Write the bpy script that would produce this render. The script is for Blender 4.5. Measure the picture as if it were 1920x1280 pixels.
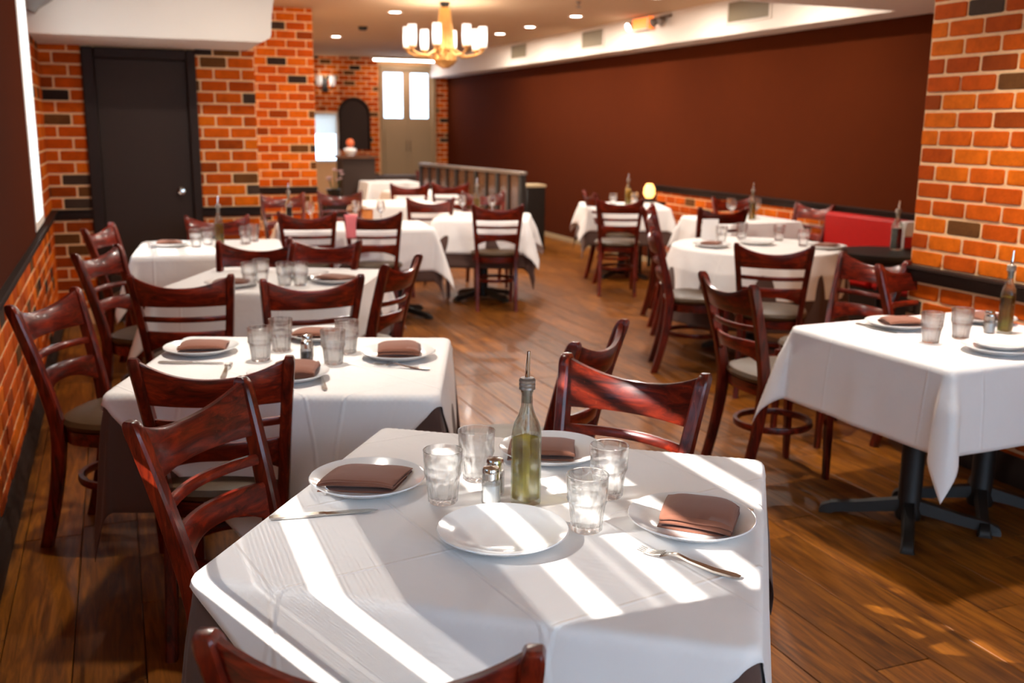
import bpy, bmesh, math, random
from mathutils import Vector, Matrix
R = math.radians
random.seed(7)
for o in list(bpy.data.objects): bpy.data.objects.remove(o)
SC = bpy.context.scene
COL = SC.collection

# ------------------------------------------------------------------ camera, world, sun, exposure
PITCH, YAW, ROLL, CAMH = R(12.1), R(21.5), R(0.6), 1.55
F = Vector((math.sin(YAW)*math.cos(PITCH), math.cos(YAW)*math.cos(PITCH), -math.sin(PITCH)))
RT = Vector((math.cos(YAW), -math.sin(YAW), 0)); UP = RT.cross(F)
R2 = RT*math.cos(ROLL) + UP*math.sin(ROLL); U2 = UP*math.cos(ROLL) - RT*math.sin(ROLL)
cd = bpy.data.cameras.new('camera'); cam = bpy.data.objects.new('camera', cd); COL.objects.link(cam)
M = Matrix.Identity(4)
for i in range(3):
    M[i][0] = R2[i]; M[i][1] = U2[i]; M[i][2] = -F[i]
M.translation = Vector((0, 0, CAMH)); cam.matrix_world = M
cd.sensor_width = 36; cd.lens = 36*1870/1920; cd.clip_start = 0.05; cd.clip_end = 200
cd.dof.use_dof = True; cd.dof.focus_distance = 2.02; cd.dof.aperture_fstop = 4.0
SC.camera = cam
W = bpy.data.worlds.new('world'); SC.world = W; W.use_nodes = True
W.node_tree.nodes['Background'].inputs[0].default_value = (0.50, 0.73, 1.0, 1)
W.node_tree.nodes['Background'].inputs[1].default_value = 5.8
sl = bpy.data.lights.new('sun', 'SUN'); sl.energy = 13; sl.angle = R(0.5); sl.color = (1, 0.96, 0.9)
sun = bpy.data.objects.new('sun', sl); COL.objects.link(sun)
SUN_EL = R(37)
sun.rotation_euler = Vector((math.cos(SUN_EL), 0.0, -math.sin(SUN_EL))).to_track_quat('-Z', 'Y').to_euler()
sun.location = (-5, 2, 6)
SC.view_settings.view_transform = 'Standard'; SC.view_settings.look = 'None'
SC.view_settings.gamma = 1; SC.view_settings.use_curve_mapping = False
SC.view_settings.exposure = 0.22
LAMP = (1.0, 0.93, 0.83)

# ------------------------------------------------------------------ materials
def lin(h):
    h = h.lstrip('#'); v = [int(h[i:i+2], 16)/255 for i in (0, 2, 4)]
    return tuple((x/12.92 if x <= 0.04045 else ((x+0.055)/1.055)**2.4) for x in v) + (1,)
MATS = {}
def nt(name):
    m = bpy.data.materials.new(name); m.use_nodes = True
    t = m.node_tree; b = t.nodes['Principled BSDF']; MATS[name] = m
    return m, t, b
def N(t, kind, **kw):
    n = t.nodes.new(kind)
    for k, v in kw.items():
        if k in n.inputs.keys(): n.inputs[k].default_value = v
        else: setattr(n, k, v)
    return n
def plain(name, col, rough=0.5, metal=0.0, var=0.12, scale=30, bump=0.0, bscale=200, coat=0.0, emit=None, estr=0, sheen=0, spec=0.5):
    m, t, b = nt(name)
    c = lin(col) if isinstance(col, str) else tuple(col)+(1,)
    tc = N(t, 'ShaderNodeTexCoord')
    no = N(t, 'ShaderNodeTexNoise', Scale=scale, Detail=4.0); t.links.new(tc.outputs['Object'], no.inputs['Vector'])
    mx = N(t, 'ShaderNodeMix', data_type='RGBA')
    mx.inputs[6].default_value = tuple(x*(1-var) for x in c[:3])+(1,)
    mx.inputs[7].default_value = tuple(min(1, x*(1+var)) for x in c[:3])+(1,)
    t.links.new(no.outputs['Fac'], mx.inputs[0]); t.links.new(mx.outputs[2], b.inputs['Base Color'])
    b.inputs['Roughness'].default_value = rough; b.inputs['Metallic'].default_value = metal
    b.inputs['Coat Weight'].default_value = coat; b.inputs['Specular IOR Level'].default_value = spec
    if sheen: b.inputs['Sheen Weight'].default_value = sheen
    if bump:
        n2 = N(t, 'ShaderNodeTexNoise', Scale=bscale, Detail=3.0); t.links.new(tc.outputs['Object'], n2.inputs['Vector'])
        bp = N(t, 'ShaderNodeBump', Strength=bump, Distance=0.002); t.links.new(n2.outputs['Fac'], bp.inputs['Height'])
        t.links.new(bp.outputs[0], b.inputs['Normal'])
    if emit:
        b.inputs['Emission Color'].default_value = lin(emit) if isinstance(emit, str) else tuple(emit)+(1,)
        b.inputs['Emission Strength'].default_value = estr
    return m
def wood(name, c0, c1, c2, rough, stretch, scale, coat=0.3, scratch=0.0, rand=True, spec=0.3):
    m, t, b = nt(name)
    tc = N(t, 'ShaderNodeTexCoord'); mp = N(t, 'ShaderNodeMapping'); mp.inputs['Scale'].default_value = stretch
    t.links.new(tc.outputs['Object'], mp.inputs['Vector'])
    vec = mp.outputs[0]
    if rand:
        oi = N(t, 'ShaderNodeObjectInfo'); ad = N(t, 'ShaderNodeVectorMath', operation='ADD')
        ml = N(t, 'ShaderNodeMath', operation='MULTIPLY'); ml.inputs[1].default_value = 37.0
        t.links.new(oi.outputs['Random'], ml.inputs[0]); t.links.new(vec, ad.inputs[0]); t.links.new(ml.outputs[0], ad.inputs[1]); vec = ad.outputs[0]
    no = N(t, 'ShaderNodeTexNoise', Scale=scale, Detail=6.0, Roughness=0.62, Distortion=0.8); t.links.new(vec, no.inputs['Vector'])
    rp = N(t, 'ShaderNodeValToRGB'); e = rp.color_ramp.elements
    e[0].position = 0.32; e[0].color = lin(c0); e[1].position = 0.7; e[1].color = lin(c2)
    x = e.new(0.5); x.color = lin(c1)
    t.links.new(no.outputs['Fac'], rp.inputs[0])
    colr = rp.outputs[0]
    if rand:
        hv = N(t, 'ShaderNodeHueSaturation'); mr = N(t, 'ShaderNodeMapRange'); mr.inputs[3].default_value = 0.75; mr.inputs[4].default_value = 1.25
        t.links.new(oi.outputs['Random'], mr.inputs[0]); t.links.new(mr.outputs[0], hv.inputs['Value']); t.links.new(colr, hv.inputs['Color']); colr = hv.outputs[0]
    if scratch:
        n3 = N(t, 'ShaderNodeTexNoise', Scale=60.0, Detail=2.0); mp3 = N(t, 'ShaderNodeMapping'); mp3.inputs['Scale'].default_value = (3, 3, 0.5)
        t.links.new(tc.outputs['Object'], mp3.inputs['Vector']); t.links.new(mp3.outputs[0], n3.inputs['Vector'])
        rr = N(t, 'ShaderNodeValToRGB'); rr.color_ramp.elements[0].position = 0.70; rr.color_ramp.elements[1].position = 0.74
        mx = N(t, 'ShaderNodeMix', data_type='RGBA'); mx.inputs[7].default_value = lin('#a8603c')
        mm = N(t, 'ShaderNodeMath', operation='MULTIPLY'); mm.inputs[1].default_value = scratch
        t.links.new(n3.outputs['Fac'], rr.inputs[0]); t.links.new(rr.outputs[0], mm.inputs[0]); t.links.new(mm.outputs[0], mx.inputs[0]); t.links.new(colr, mx.inputs[6]); colr = mx.outputs[2]
    t.links.new(colr, b.inputs['Base Color'])
    b.inputs['Roughness'].default_value = rough; b.inputs['Coat Weight'].default_value = coat; b.inputs['Coat Roughness'].default_value = 0.1; b.inputs['Specular IOR Level'].default_value = spec
    bp = N(t, 'ShaderNodeBump', Strength=0.08, Distance=0.002); t.links.new(no.outputs['Fac'], bp.inputs['Height']); t.links.new(bp.outputs[0], b.inputs['Normal'])
    return m
def glass(name, tint=(0.97, 0.98, 0.98), clear=0.45, rough=0.0, ior=1.45):
    m, t, b = nt(name); t.nodes.remove(b)
    out = t.nodes['Material Output']
    g = N(t, 'ShaderNodeBsdfGlass'); g.inputs['Color'].default_value = tint+(1,); g.inputs['Roughness'].default_value = rough; g.inputs['IOR'].default_value = ior
    tr = N(t, 'ShaderNodeBsdfTransparent'); tr.inputs['Color'].default_value = tint+(1,)
    mx = N(t, 'ShaderNodeMixShader'); mx.inputs[0].default_value = clear
    t.links.new(g.outputs[0], mx.inputs[1]); t.links.new(tr.outputs[0], mx.inputs[2]); t.links.new(mx.outputs[0], out.inputs['Surface'])
    return m
def pane_mat(name, tint=(1, 1, 1), gloss=0.06):
    m, t, b = nt(name); t.nodes.remove(b); out = t.nodes['Material Output']
    g = N(t, 'ShaderNodeBsdfGlossy'); g.inputs['Roughness'].default_value = 0.05
    tr = N(t, 'ShaderNodeBsdfTransparent'); tr.inputs['Color'].default_value = tint+(1,)
    mx = N(t, 'ShaderNodeMixShader'); mx.inputs[0].default_value = gloss
    t.links.new(tr.outputs[0], mx.inputs[1]); t.links.new(g.outputs[0], mx.inputs[2]); t.links.new(mx.outputs[0], out.inputs['Surface'])
    return m
def brick_mat(name, attr):
    m, t, b = nt(name)
    tc = N(t, 'ShaderNodeTexCoord'); geo = N(t, 'ShaderNodeNewGeometry')
    no = N(t, 'ShaderNodeTexNoise', Scale=14.0, Detail=6.0, Roughness=0.7); t.links.new(geo.outputs['Position'], no.inputs['Vector'])
    src = N(t, 'ShaderNodeVertexColor', layer_name='tone').outputs['Color'] if attr else N(t, 'ShaderNodeObjectInfo').outputs['Color']
    hv = N(t, 'ShaderNodeHueSaturation'); mr = N(t, 'ShaderNodeMapRange'); mr.inputs[1].default_value = 0.3; mr.inputs[2].default_value = 0.7; mr.inputs[3].default_value = 0.75; mr.inputs[4].default_value = 1.18
    t.links.new(no.outputs['Fac'], mr.inputs[0]); t.links.new(mr.outputs[0], hv.inputs['Value']); t.links.new(src, hv.inputs['Color'])
    t.links.new(hv.outputs[0], b.inputs['Base Color']); b.inputs['Roughness'].default_value = 0.8; b.inputs['Specular IOR Level'].default_value = 0.12
    n2 = N(t, 'ShaderNodeTexNoise', Scale=90.0, Detail=4.0); t.links.new(geo.outputs['Position'], n2.inputs['Vector'])
    bp = N(t, 'ShaderNodeBump', Strength=0.35, Distance=0.004); t.links.new(n2.outputs['Fac'], bp.inputs['Height']); t.links.new(bp.outputs[0], b.inputs['Normal'])
    return m
def cloth_mat(name, col, crease=0.0, trans=0.0):
    m, t, b = nt(name)
    c = lin(col); tc = N(t, 'ShaderNodeTexCoord')
    no = N(t, 'ShaderNodeTexNoise', Scale=9.0, Detail=5.0); t.links.new(tc.outputs['Object'], no.inputs['Vector'])
    mx = N(t, 'ShaderNodeMix', data_type='RGBA'); mx.inputs[6].default_value = tuple(x*0.93 for x in c[:3])+(1,); mx.inputs[7].default_value = c
    t.links.new(no.outputs['Fac'], mx.inputs[0]); t.links.new(mx.outputs[2], b.inputs['Base Color'])
    b.inputs['Roughness'].default_value = 0.85; b.inputs['Sheen Weight'].default_value = 0.15
    wv = N(t, 'ShaderNodeTexNoise', Scale=700.0, Detail=1.0); t.links.new(tc.outputs['Object'], wv.inputs['Vector'])
    n2 = N(t, 'ShaderNodeTexNoise', Scale=5.0, Detail=3.0, Distortion=1.0); t.links.new(tc.outputs['Object'], n2.inputs['Vector'])
    a = N(t, 'ShaderNodeBump', Strength=0.12, Distance=0.001); t.links.new(wv.outputs['Fac'], a.inputs['Height'])
    bb = N(t, 'ShaderNodeBump', Strength=0.25, Distance=0.02); t.links.new(n2.outputs['Fac'], bb.inputs['Height']); t.links.new(a.outputs[0], bb.inputs['Normal'])
    last = bb
    if crease:
        sx = N(t, 'ShaderNodeSeparateXYZ'); t.links.new(tc.outputs['Object'], sx.inputs[0])
        for sg in (1, -1):
            ad = N(t, 'ShaderNodeMath', operation='MULTIPLY_ADD'); ad.inputs[1].default_value = sg if crease == 2 else 0
            if crease == 2: t.links.new(sx.outputs['Y'], ad.inputs[0]); t.links.new(sx.outputs['X'], ad.inputs[2])
            else: t.links.new(sx.outputs['X' if sg > 0 else 'Y'], ad.inputs[2])
            dv = N(t, 'ShaderNodeMath', operation='MULTIPLY_ADD'); dv.inputs[1].default_value = 1/.49; dv.inputs[2].default_value = .17
            fr = N(t, 'ShaderNodeMath', operation='FRACT'); sb = N(t, 'ShaderNodeMath', operation='SUBTRACT'); sb.inputs[1].default_value = .5; ab = N(t, 'ShaderNodeMath', operation='ABSOLUTE')
            mr = N(t, 'ShaderNodeMapRange'); mr.interpolation_type = 'SMOOTHSTEP'; mr.inputs[1].default_value = 0; mr.inputs[2].default_value = .02; mr.inputs[3].default_value = 1; mr.inputs[4].default_value = 0
            t.links.new(ad.outputs[0], dv.inputs[0]); t.links.new(dv.outputs[0], fr.inputs[0]); t.links.new(fr.outputs[0], sb.inputs[0]); t.links.new(sb.outputs[0], ab.inputs[0]); t.links.new(ab.outputs[0], mr.inputs[0])
            bp = N(t, 'ShaderNodeBump', Strength=0.5, Distance=0.004); t.links.new(mr.outputs[0], bp.inputs['Height']); t.links.new(last.outputs[0], bp.inputs['Normal']); last = bp
    t.links.new(last.outputs[0], b.inputs['Normal'])
    return m
def translucent(name, col, f=0.5):
    m, t, b = nt(name); out = t.nodes['Material Output']
    b.inputs['Base Color'].default_value = lin(col); b.inputs['Roughness'].default_value = 0.9
    tl = N(t, 'ShaderNodeBsdfTranslucent'); tl.inputs['Color'].default_value = lin(col)
    mx = N(t, 'ShaderNodeMixShader'); mx.inputs[0].default_value = f
    t.links.new(b.outputs[0], mx.inputs[1]); t.links.new(tl.outputs[0], mx.inputs[2]); t.links.new(mx.outputs[0], out.inputs['Surface'])
    return m
MW = wood('mahogany', '#2a0a05', '#59160a', '#84270e', 0.3, (9, 9, 1.3), 5.0, coat=0.2, scratch=0.3)
MWH = wood('mahogany_rail', '#2e0b06', '#60170a', '#8e290f', 0.3, (1.3, 9, 9), 5.0, coat=0.22, scratch=0.2)
M_FLOOR = wood('floor_wood', '#4a2608', '#724010', '#945816', 0.38, (14, 1.2, 14), 3.0, coat=0.03, spec=0.22)
M_TRIM = plain('dark_trim', '#281810', 0.6, spec=0.25, var=0.2)
M_DOOR = plain('door_brown', '#35251c', 0.6, spec=0.25, var=0.08)
M_BROWN = plain('brown_wall', '#4c1c04', 1.0, spec=0.08, var=0.06, scale=6, bump=0.3, bscale=350)
M_WHITE = plain('white_paint', '#e6dacd', 0.7, var=0.03, scale=4)
M_CEIL = plain('ceiling_paint', '#c9a887', 0.9, spec=0.1, var=0.03, scale=3)
M_MORTAR = plain('mortar', '#f2c392', 0.9, spec=0.1, var=0.15, scale=40, bump=0.5, bscale=120)
M_BRICK = brick_mat('brick', False); M_BRICKV = brick_mat('brick_stuff', True)
M_VINYL = plain('seat_vinyl', '#4a3520', 0.42, var=0.15, scale=12, bump=0.25, bscale=60, spec=0.35)
M_IRON = plain('black_iron', '#241d19', 0.5, metal=0.3, var=0.2, bump=0.2, bscale=120)
M_BLACK = plain('black_paint', '#17130f', 0.4, var=0.2)
M_TOP = plain('table_top_board', '#4a3424', 0.6)
M_LINEN = cloth_mat('white_linen', '#f2ece8', 1); M_LINEND = cloth_mat('white_linen_diagonal', '#f2ece8', 2)
M_BCLOTH = cloth_mat('brown_cloth', '#54392f')
M_NAP = cloth_mat('napkin_cloth', '#85503a')
M_CHINA = plain('white_china', '#f0eeec', 0.12, var=0.02, coat=0.4)
M_STEEL = plain('steel', '#c9c4bd', 0.16, metal=1.0, var=0.05)
M_CHROME = plain('chrome', '#e6e3df', 0.08, metal=1.0, var=0.02)
M_GLASS = glass('clear_glass', (.985,.99,.99), clear=0.38, ior=1.47)
M_BGLASS = glass('bottle_glass', (0.95, 0.98, 0.96), clear=0.45)
M_OIL = glass('olive_oil', (0.74, 0.66, 0.32), clear=0.5, ior=1.2)
M_VIN = plain('dark_vinegar', '#1a100c', 0.1, coat=0.5)
M_RUBBER = plain('black_rubber', '#101010', 0.5)
M_PEPPER = plain('ground_pepper', '#5c5148', 0.9, var=0.5, scale=300)
M_SALT = plain('table_salt', '#efece8', 0.9, var=0.05)
M_GOLD = plain('antique_gold', '#e0a860', 0.34, metal=0.55, var=0.15)
M_AMBER = plain('amber_panel', '#5e3a22', 0.25, var=0.5, scale=9, coat=0.3)
M_RED = plain('red_vinyl', '#a80c06', 0.5, var=0.1, spec=0.25)
M_CREAM = plain('cream_door', '#a8906c', 0.6, var=0.05)
M_GREY = plain('grey_metal', '#8d8177', 0.35, metal=0.6, var=0.1)
M_VENT = plain('vent_metal', '#8a7a60', 0.5, var=0.1)
M_LIT = plain('lamp_glow', '#ffffff', 0.4, emit=(1, 0.93, 0.84), estr=14)
M_BULB = plain('bulb_glow', '#ffffff', 0.4, emit=(1, 0.97, 0.92), estr=30)
M_EXIT = plain('exit_glow', '#ff5a10', 0.4, emit=(1, 0.22, 0.03), estr=1.6)
M_CANDLE = plain('candle_glow', '#ffb060', 0.4, emit=(1, 0.5, 0.14), estr=3.0)
M_PANE = pane_mat('window_pane')
def sheer(name, col):
    m, t, b = nt(name); out = t.nodes['Material Output']
    b.inputs['Base Color'].default_value = lin(col); b.inputs['Roughness'].default_value = 0.9
    tl = N(t, 'ShaderNodeBsdfTranslucent'); tl.inputs['Color'].default_value = lin(col)
    mx = N(t, 'ShaderNodeMixShader'); mx.inputs[0].default_value = 0.5
    t.links.new(b.outputs[0], mx.inputs[1]); t.links.new(tl.outputs[0], mx.inputs[2])
    geo = N(t, 'ShaderNodeNewGeometry'); sp_ = N(t, 'ShaderNodeSeparateXYZ'); t.links.new(geo.outputs['Position'], sp_.inputs[0])
    mr = N(t, 'ShaderNodeMapRange'); mr.inputs[1].default_value = 0.9; mr.inputs[2].default_value = 2.5; t.links.new(sp_.outputs['Z'], mr.inputs[0])
    no = N(t, 'ShaderNodeTexNoise', Scale=5.0, Detail=2.0); t.links.new(geo.outputs['Position'], no.inputs['Vector'])
    rp = N(t, 'ShaderNodeValToRGB'); rp.color_ramp.interpolation = 'CONSTANT'; e = rp.color_ramp.elements
    bands = [(1.14, .65), (1.22, .1), (1.26, .65), (1.35, .1), (1.39, .65), (1.53, 0), (2.0, .65), (2.035, 0), (2.1, .65), (2.14, 0), (2.2, .65), (2.24, 0)]  # clear bands placed so sun stripes land on the far table and floor
    e[0].position = 0; e[0].color = (0, 0, 0, 1); e.remove(e[1])
    for z, v in bands: q = e.new((z-.9)/1.6); q.color = (v, v, v, 1)
    t.links.new(mr.outputs[0], rp.inputs[0])
    tr = N(t, 'ShaderNodeBsdfTransparent'); m2 = N(t, 'ShaderNodeMixShader')
    t.links.new(rp.outputs[0], m2.inputs[0]); t.links.new(mx.outputs[0], m2.inputs[1]); t.links.new(tr.outputs[0], m2.inputs[2]); t.links.new(m2.outputs[0], out.inputs['Surface'])
    return m
M_SHEER = sheer('sheer_curtain', '#f6f3ee')
M_FROST = translucent('frosted_glass', '#ffffff', 0.75)
M_SHADEW = translucent('white_shade', '#f2efe9', 0.45)
M_PINK = cloth_mat('pink_cloth', '#e8787c')
M_PETAL = plain('pale_petal', '#d9b7bb', 0.7, var=0.2)
M_LEAF = plain('leaf_green', '#3c4a26', 0.6, var=0.3)
M_COPPER = plain('copper', '#b8733f', 0.3, metal=0.9, var=0.1)
M_ORANGE = plain('orange_glaze', '#d8683a', 0.4, var=0.1)

# ------------------------------------------------------------------ mesh helpers
class MB:
    def __init__(s): s.v = []; s.f = []; s.m = []; s.cur = 0
    def add(s, vs, fs):
        k = len(s.v); s.v += [tuple(p) for p in vs]; s.f += [tuple(i+k for i in f) for f in fs]; s.m += [s.cur]*len(fs); return s
    def box(s, x0, x1, y0, y1, z0, z1):
        return s.add([(x0,y0,z0),(x1,y0,z0),(x1,y1,z0),(x0,y1,z0),(x0,y0,z1),(x1,y0,z1),(x1,y1,z1),(x0,y1,z1)],
                     [(0,3,2,1),(4,5,6,7),(0,1,5,4),(1,2,6,5),(2,3,7,6),(3,0,4,7)])
    def bbox(s, x0, x1, y0, y1, z0, z1, b=0.004):
        bm = bmesh.new(); bmesh.ops.create_cube(bm, size=1)
        for v in bm.verts: v.co = ((x0+x1)/2+v.co.x*(x1-x0), (y0+y1)/2+v.co.y*(y1-y0), (z0+z1)/2+v.co.z*(z1-z0))
        bmesh.ops.bevel(bm, geom=list(bm.edges), offset=b, segments=1, affect='EDGES', profile=0.5)
        bm.verts.index_update()
        s.add([v.co[:] for v in bm.verts], [[v.index for v in f.verts] for f in bm.faces]); bm.free(); return s
    def sweep(s, secs, cap=True, closed=False):
        n = len(secs[0]); vs = [p for q in secs for p in q]; fs = []
        L = len(secs)
        for i in range(L if closed else L-1):
            j = (i+1) % L
            for k in range(n):
                l = (k+1) % n
                fs.append((i*n+k, i*n+l, j*n+l, j*n+k))
        if cap and not closed:
            fs.append(tuple(range(n-1, -1, -1))); fs.append(tuple((L-1)*n+k for k in range(n)))
        return s.add(vs, fs)
    def lathe(s, prof, n=24, cx=0, cy=0, mod=None):
        secs = []
        for r, z in prof:
            ring = []
            for k in range(n):
                a = 2*math.pi*k/n; rr = r*(mod(a, z) if mod else 1)
                ring.append((cx+rr*math.cos(a), cy+rr*math.sin(a), z))
            secs.append(ring)
        return s.sweep(secs, cap=True)
    def tube(s, pts, rad, n=8, closed=False):
        pts = [Vector(p) for p in pts]; secs = []; L = len(pts)
        rads = rad if isinstance(rad, (list, tuple)) else [rad]*L
        up = Vector((0, 0, 1))
        for i, p in enumerate(pts):
            d = (pts[(i+1) % L]-pts[i-1]) if closed else (pts[min(i+1, L-1)]-pts[max(i-1, 0)])
            d.normalize(); a = d.cross(up)
            if a.length < 1e-3: a = d.cross(Vector((0, 1, 0)))
            a.normalize(); b = a.cross(d)
            secs.append([p+(a*math.cos(t)+b*math.sin(t))*rads[i] for t in [2*math.pi*k/n for k in range(n)]])
        return s.sweep(secs, closed=closed)
    def mesh(s, name, mats, angle=38):
        me = bpy.data.meshes.new(name); me.from_pydata(s.v, [], s.f)
        mats = mats if isinstance(mats, list) else [mats]
        for m in mats: me.materials.append(m)
        if len(mats) > 1: me.polygons.foreach_set('material_index', s.m)
        bm = bmesh.new(); bm.from_mesh(me); bmesh.ops.recalc_face_normals(bm, faces=bm.faces); bm.to_mesh(me); bm.free()
        me.polygons.foreach_set('use_smooth', [True]*len(me.polygons))
        me.set_sharp_from_angle(angle=R(angle)); me.update()
        return me
def put(name, me, parent=None, loc=(0, 0, 0), rz=0.0):
    o = bpy.data.objects.new(name, me); COL.objects.link(o); o.parent = parent; o.location = loc
    if rz: o.rotation_euler = (0, 0, rz)
    return o
def tag(o, label, cat, group=None):
    o['label'] = label; o['category'] = cat
    if group: o['group'] = group
    return o
def empty(name, loc=(0, 0, 0), rz=0.0):
    return put(name, None, None, loc, rz)
def struct(name, me, label=None, loc=(0, 0, 0), rz=0.0):
    o = put(name, me, None, loc, rz); o['kind'] = 'structure'
    if label: o['label'] = label
    return o
def stamp(tpl, name, label, cat, loc, rz=0.0, group=None):
    """tpl: list of (part, mesh, offset, [sub-parts]); one part without a name = the thing is that mesh"""
    if len(tpl) == 1 and tpl[0][0] is None:
        return tag(put(name, tpl[0][1], None, loc, rz), label, cat, group)
    r = tag(empty(name, loc, rz), label, cat, group)
    for part, me, off, subs in tpl:
        p = put(part, me, r, off)
        for sp, sm, so in subs: put(sp, sm, p, so)
    return r
def light(kind, loc, energy, color, size=0.1, parent=None, rot=None, blend=None, spot=None):
    l = bpy.data.lights.new('lamp_light', kind); l.energy = energy; l.color = color
    if kind == 'AREA': l.shape = 'DISK'; l.size = size
    else: l.shadow_soft_size = size
    if kind == 'SPOT': l.spot_size = spot; l.spot_blend = blend
    o = bpy.data.objects.new('lamp_light', l); COL.objects.link(o); o.location = loc; o.parent = parent
    return o

# ------------------------------------------------------------------ the setting
XL, XR, XN, YD, YF, ZC, RAIL = -0.48, 5.85, 3.68, 8.4, 18.2, 2.75, 0.9
def boxm(name, mat, *b, bev=None):
    mb = MB()
    for q in b: (mb.bbox(*q, b=bev) if bev else mb.box(*q))
    return mb.mesh(name, mat)
# bricks -------------------------------------------------
BRICK_ME = MB().bbox(-0.5, 0.5, -0.5, 0.5, -0.5, 0.5, b=0.06).mesh('brick', M_BRICK)
TONES = [('#ca5606', 30), ('#be4c04', 26), ('#d46408', 20), ('#ae4404', 14), ('#943c06', 6), ('#6a401c', 6), ('#463428', 4), ('#342620', 3)]
TPOOL = [lin(c) for c, n in TONES for _ in range(n)]
CLEN = 0.21
def bricks(parent, org, udir, nrm, rects, seed, phase=0.0, limit=300, all_stuff=False, z0=RAIL, CH=.09):
    """courses laid over rectangles (u0,u1,z0,z1) in the plane org+u*udir, proud of the mortar by 8 mm"""
    rnd = random.Random(seed); u_ = Vector(udir); n_ = Vector(nrm); org = Vector(org); lst = []
    rz = math.atan2(u_.y, u_.x)
    for (u0, u1, za, zb) in rects:
        k0 = math.floor((za-z0)/CH+1e-6); k1 = math.ceil((zb-z0)/CH-1e-6)
        for k in range(k0, k1):
            a = max(za, z0+k*CH+0.0075); b = min(zb, z0+(k+1)*CH-0.0075)
            if b-a < 0.012: continue
            off = phase+(0.5*CLEN if k % 2 else 0)
            j0 = math.floor((u0-off)/CLEN); j1 = math.ceil((u1-off)/CLEN)
            for j in range(j0, j1):
                c = max(u0, off+j*CLEN+0.0075); d = min(u1, off+(j+1)*CLEN-0.0075)
                if d-c < 0.015: continue
                jit = rnd.uniform(-0.0015, 0.003)
                p = org+u_*((c+d)/2)+n_*(jit-0.0105); p.z = (a+b)/2
                lst.append((p, d-c, b-a, rnd.choice(TPOOL)))
    lst.sort(key=lambda q: (q[0]-Vector((0, 0, 1.5))).length)
    head = [] if all_stuff else lst[:limit]; tail = lst if all_stuff else lst[limit:]
    for p, w, h, c in head:
        o = put('brick', BRICK_ME, parent, p, rz); o.scale = (w, 0.03, h); o.color = c
    if tail:
        mb = MB(); cols = []
        for p, w, h, c in tail:
            m4 = Matrix.Translation(p) @ Matrix.Rotation(rz, 4, 'Z')
            vs = [m4 @ Vector((sx*w/2, sy*0.015, sz*h/2)) for sz in (-1, 1) for sx, sy in ((-1,-1),(1,-1),(1,1),(-1,1))]
            mb.add(vs, [(0,3,2,1),(4,5,6,7),(0,1,5,4),(1,2,6,5),(2,3,7,6),(3,0,4,7)]); cols += [c]*8
        me = mb.mesh('brick_courses', M_BRICKV); at = me.color_attributes.new('tone', 'FLOAT_COLOR', 'POINT')
        for i, c in enumerate(cols): at.data[i].color = c
        o = put('brick_courses', me, parent); o['kind'] = 'stuff'
# floor planks --------------------------------------------
fl = struct('floor', boxm('floor', M_BLACK, (XL-0.1, XR+0.1, -2.3, YF+0.1, -0.12, -0.012)), 'dark brown wood plank floor')
PW, PL = 0.2, 1.25
plist = []
for i in range(-3, 30):
    x0 = -0.014+i*PW; x1 = x0+PW
    a, b = max(x0, XL), min(x1, XR)
    if b-a < 0.02: continue
    off = random.Random(i*13+5).uniform(0, PL)
    for j in range(-3, 16):
        y0 = max(-2.2, off+j*PL); y1 = min(YF, off+(j+1)*PL)
        if y1-y0 < 0.03: continue
        cx, cy = (a+b)/2, (y0+y1)/2
        v = Vector((cx, cy, -CAMH)); z = v.dot(F); vis = z > 0.3 and abs(v.dot(R2)/z) < 0.62
        plist.append((0 if vis else 1, v.length, a, b, y0, y1))
plist.sort(); pcache = {}
rest = MB()
for n, (_, _, a, b, y0, y1) in enumerate(plist):
    if n < 300 :
        key = (round(b-a, 3), round(y1-y0, 2))
        if key not in pcache:
            w, l = (b-a)/2-0.0012, (y1-y0)/2-0.0012
            pcache[key] = MB().bbox(-w, w, -l, l, -0.014, 0, b=0.0018).mesh('plank', M_FLOOR)
        put('plank', pcache[key], fl, ((a+b)/2, (y0+y1)/2, 0))
    else: rest.box(a+.0012, b-.0012, y0+.0012, y1-.0012, -0.014, 0)
o = put('plank_rows', rest.mesh('plank_rows', M_FLOOR), fl); o['kind'] = 'stuff'
# ceiling and bulkheads -------------------------------------
struct('ceiling', boxm('ceiling', M_CEIL, (XL-0.2, XR+0.2, -2.3, YF+0.2, ZC, ZC+0.15)), 'pale ceiling with recessed downlights')
SOF_X, SOF_Z = 5.5, 2.43
struct('trim_1', boxm('trim_1', M_WHITE, (SOF_X, XR, 6.15, YF, SOF_Z, ZC)), 'cream ceiling bulkhead above the long brown wall')
struct('trim_2', boxm('trim_2', M_WHITE, (4.1, XR, 3.9, 6.15, SOF_Z-0.01, ZC)), 'grey lower ceiling panel beside the right brick wall')
mb = MB(); prof = [(XL, 2.12), (1.02, 2.12), (1.075, 2.15)]
for k in range(9):
    t = k/8; prof.append((1.085+0.16*t*t, 2.17+(ZC-2.17)*t))
prof += [(XL, ZC)]
mb.sweep([[(x, y, z) for x, z in prof] for y in (7.45, YD)]); struct('trim_3', mb.mesh('trim_3', M_WHITE), 'white ceiling bulkhead with a curved end above the dark door')
mb = MB(); prof = [(XL, 2.75), (XL, 2.27), (XL+0.06, 2.24)]
for k in range(9):
    t = k/8; prof.append((XL+0.06+0.22*t, 2.24+0.12*t**0.6+0.14*t**4))
prof += [(XL+0.28, 2.75)]
mb.sweep([[(x, y, z) for x, z in prof] for y in (7.33, 7.45)]); struct('trim_4', mb.mesh('trim_4', M_GREY), 'grey curved corner bracket under the ceiling')
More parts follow.
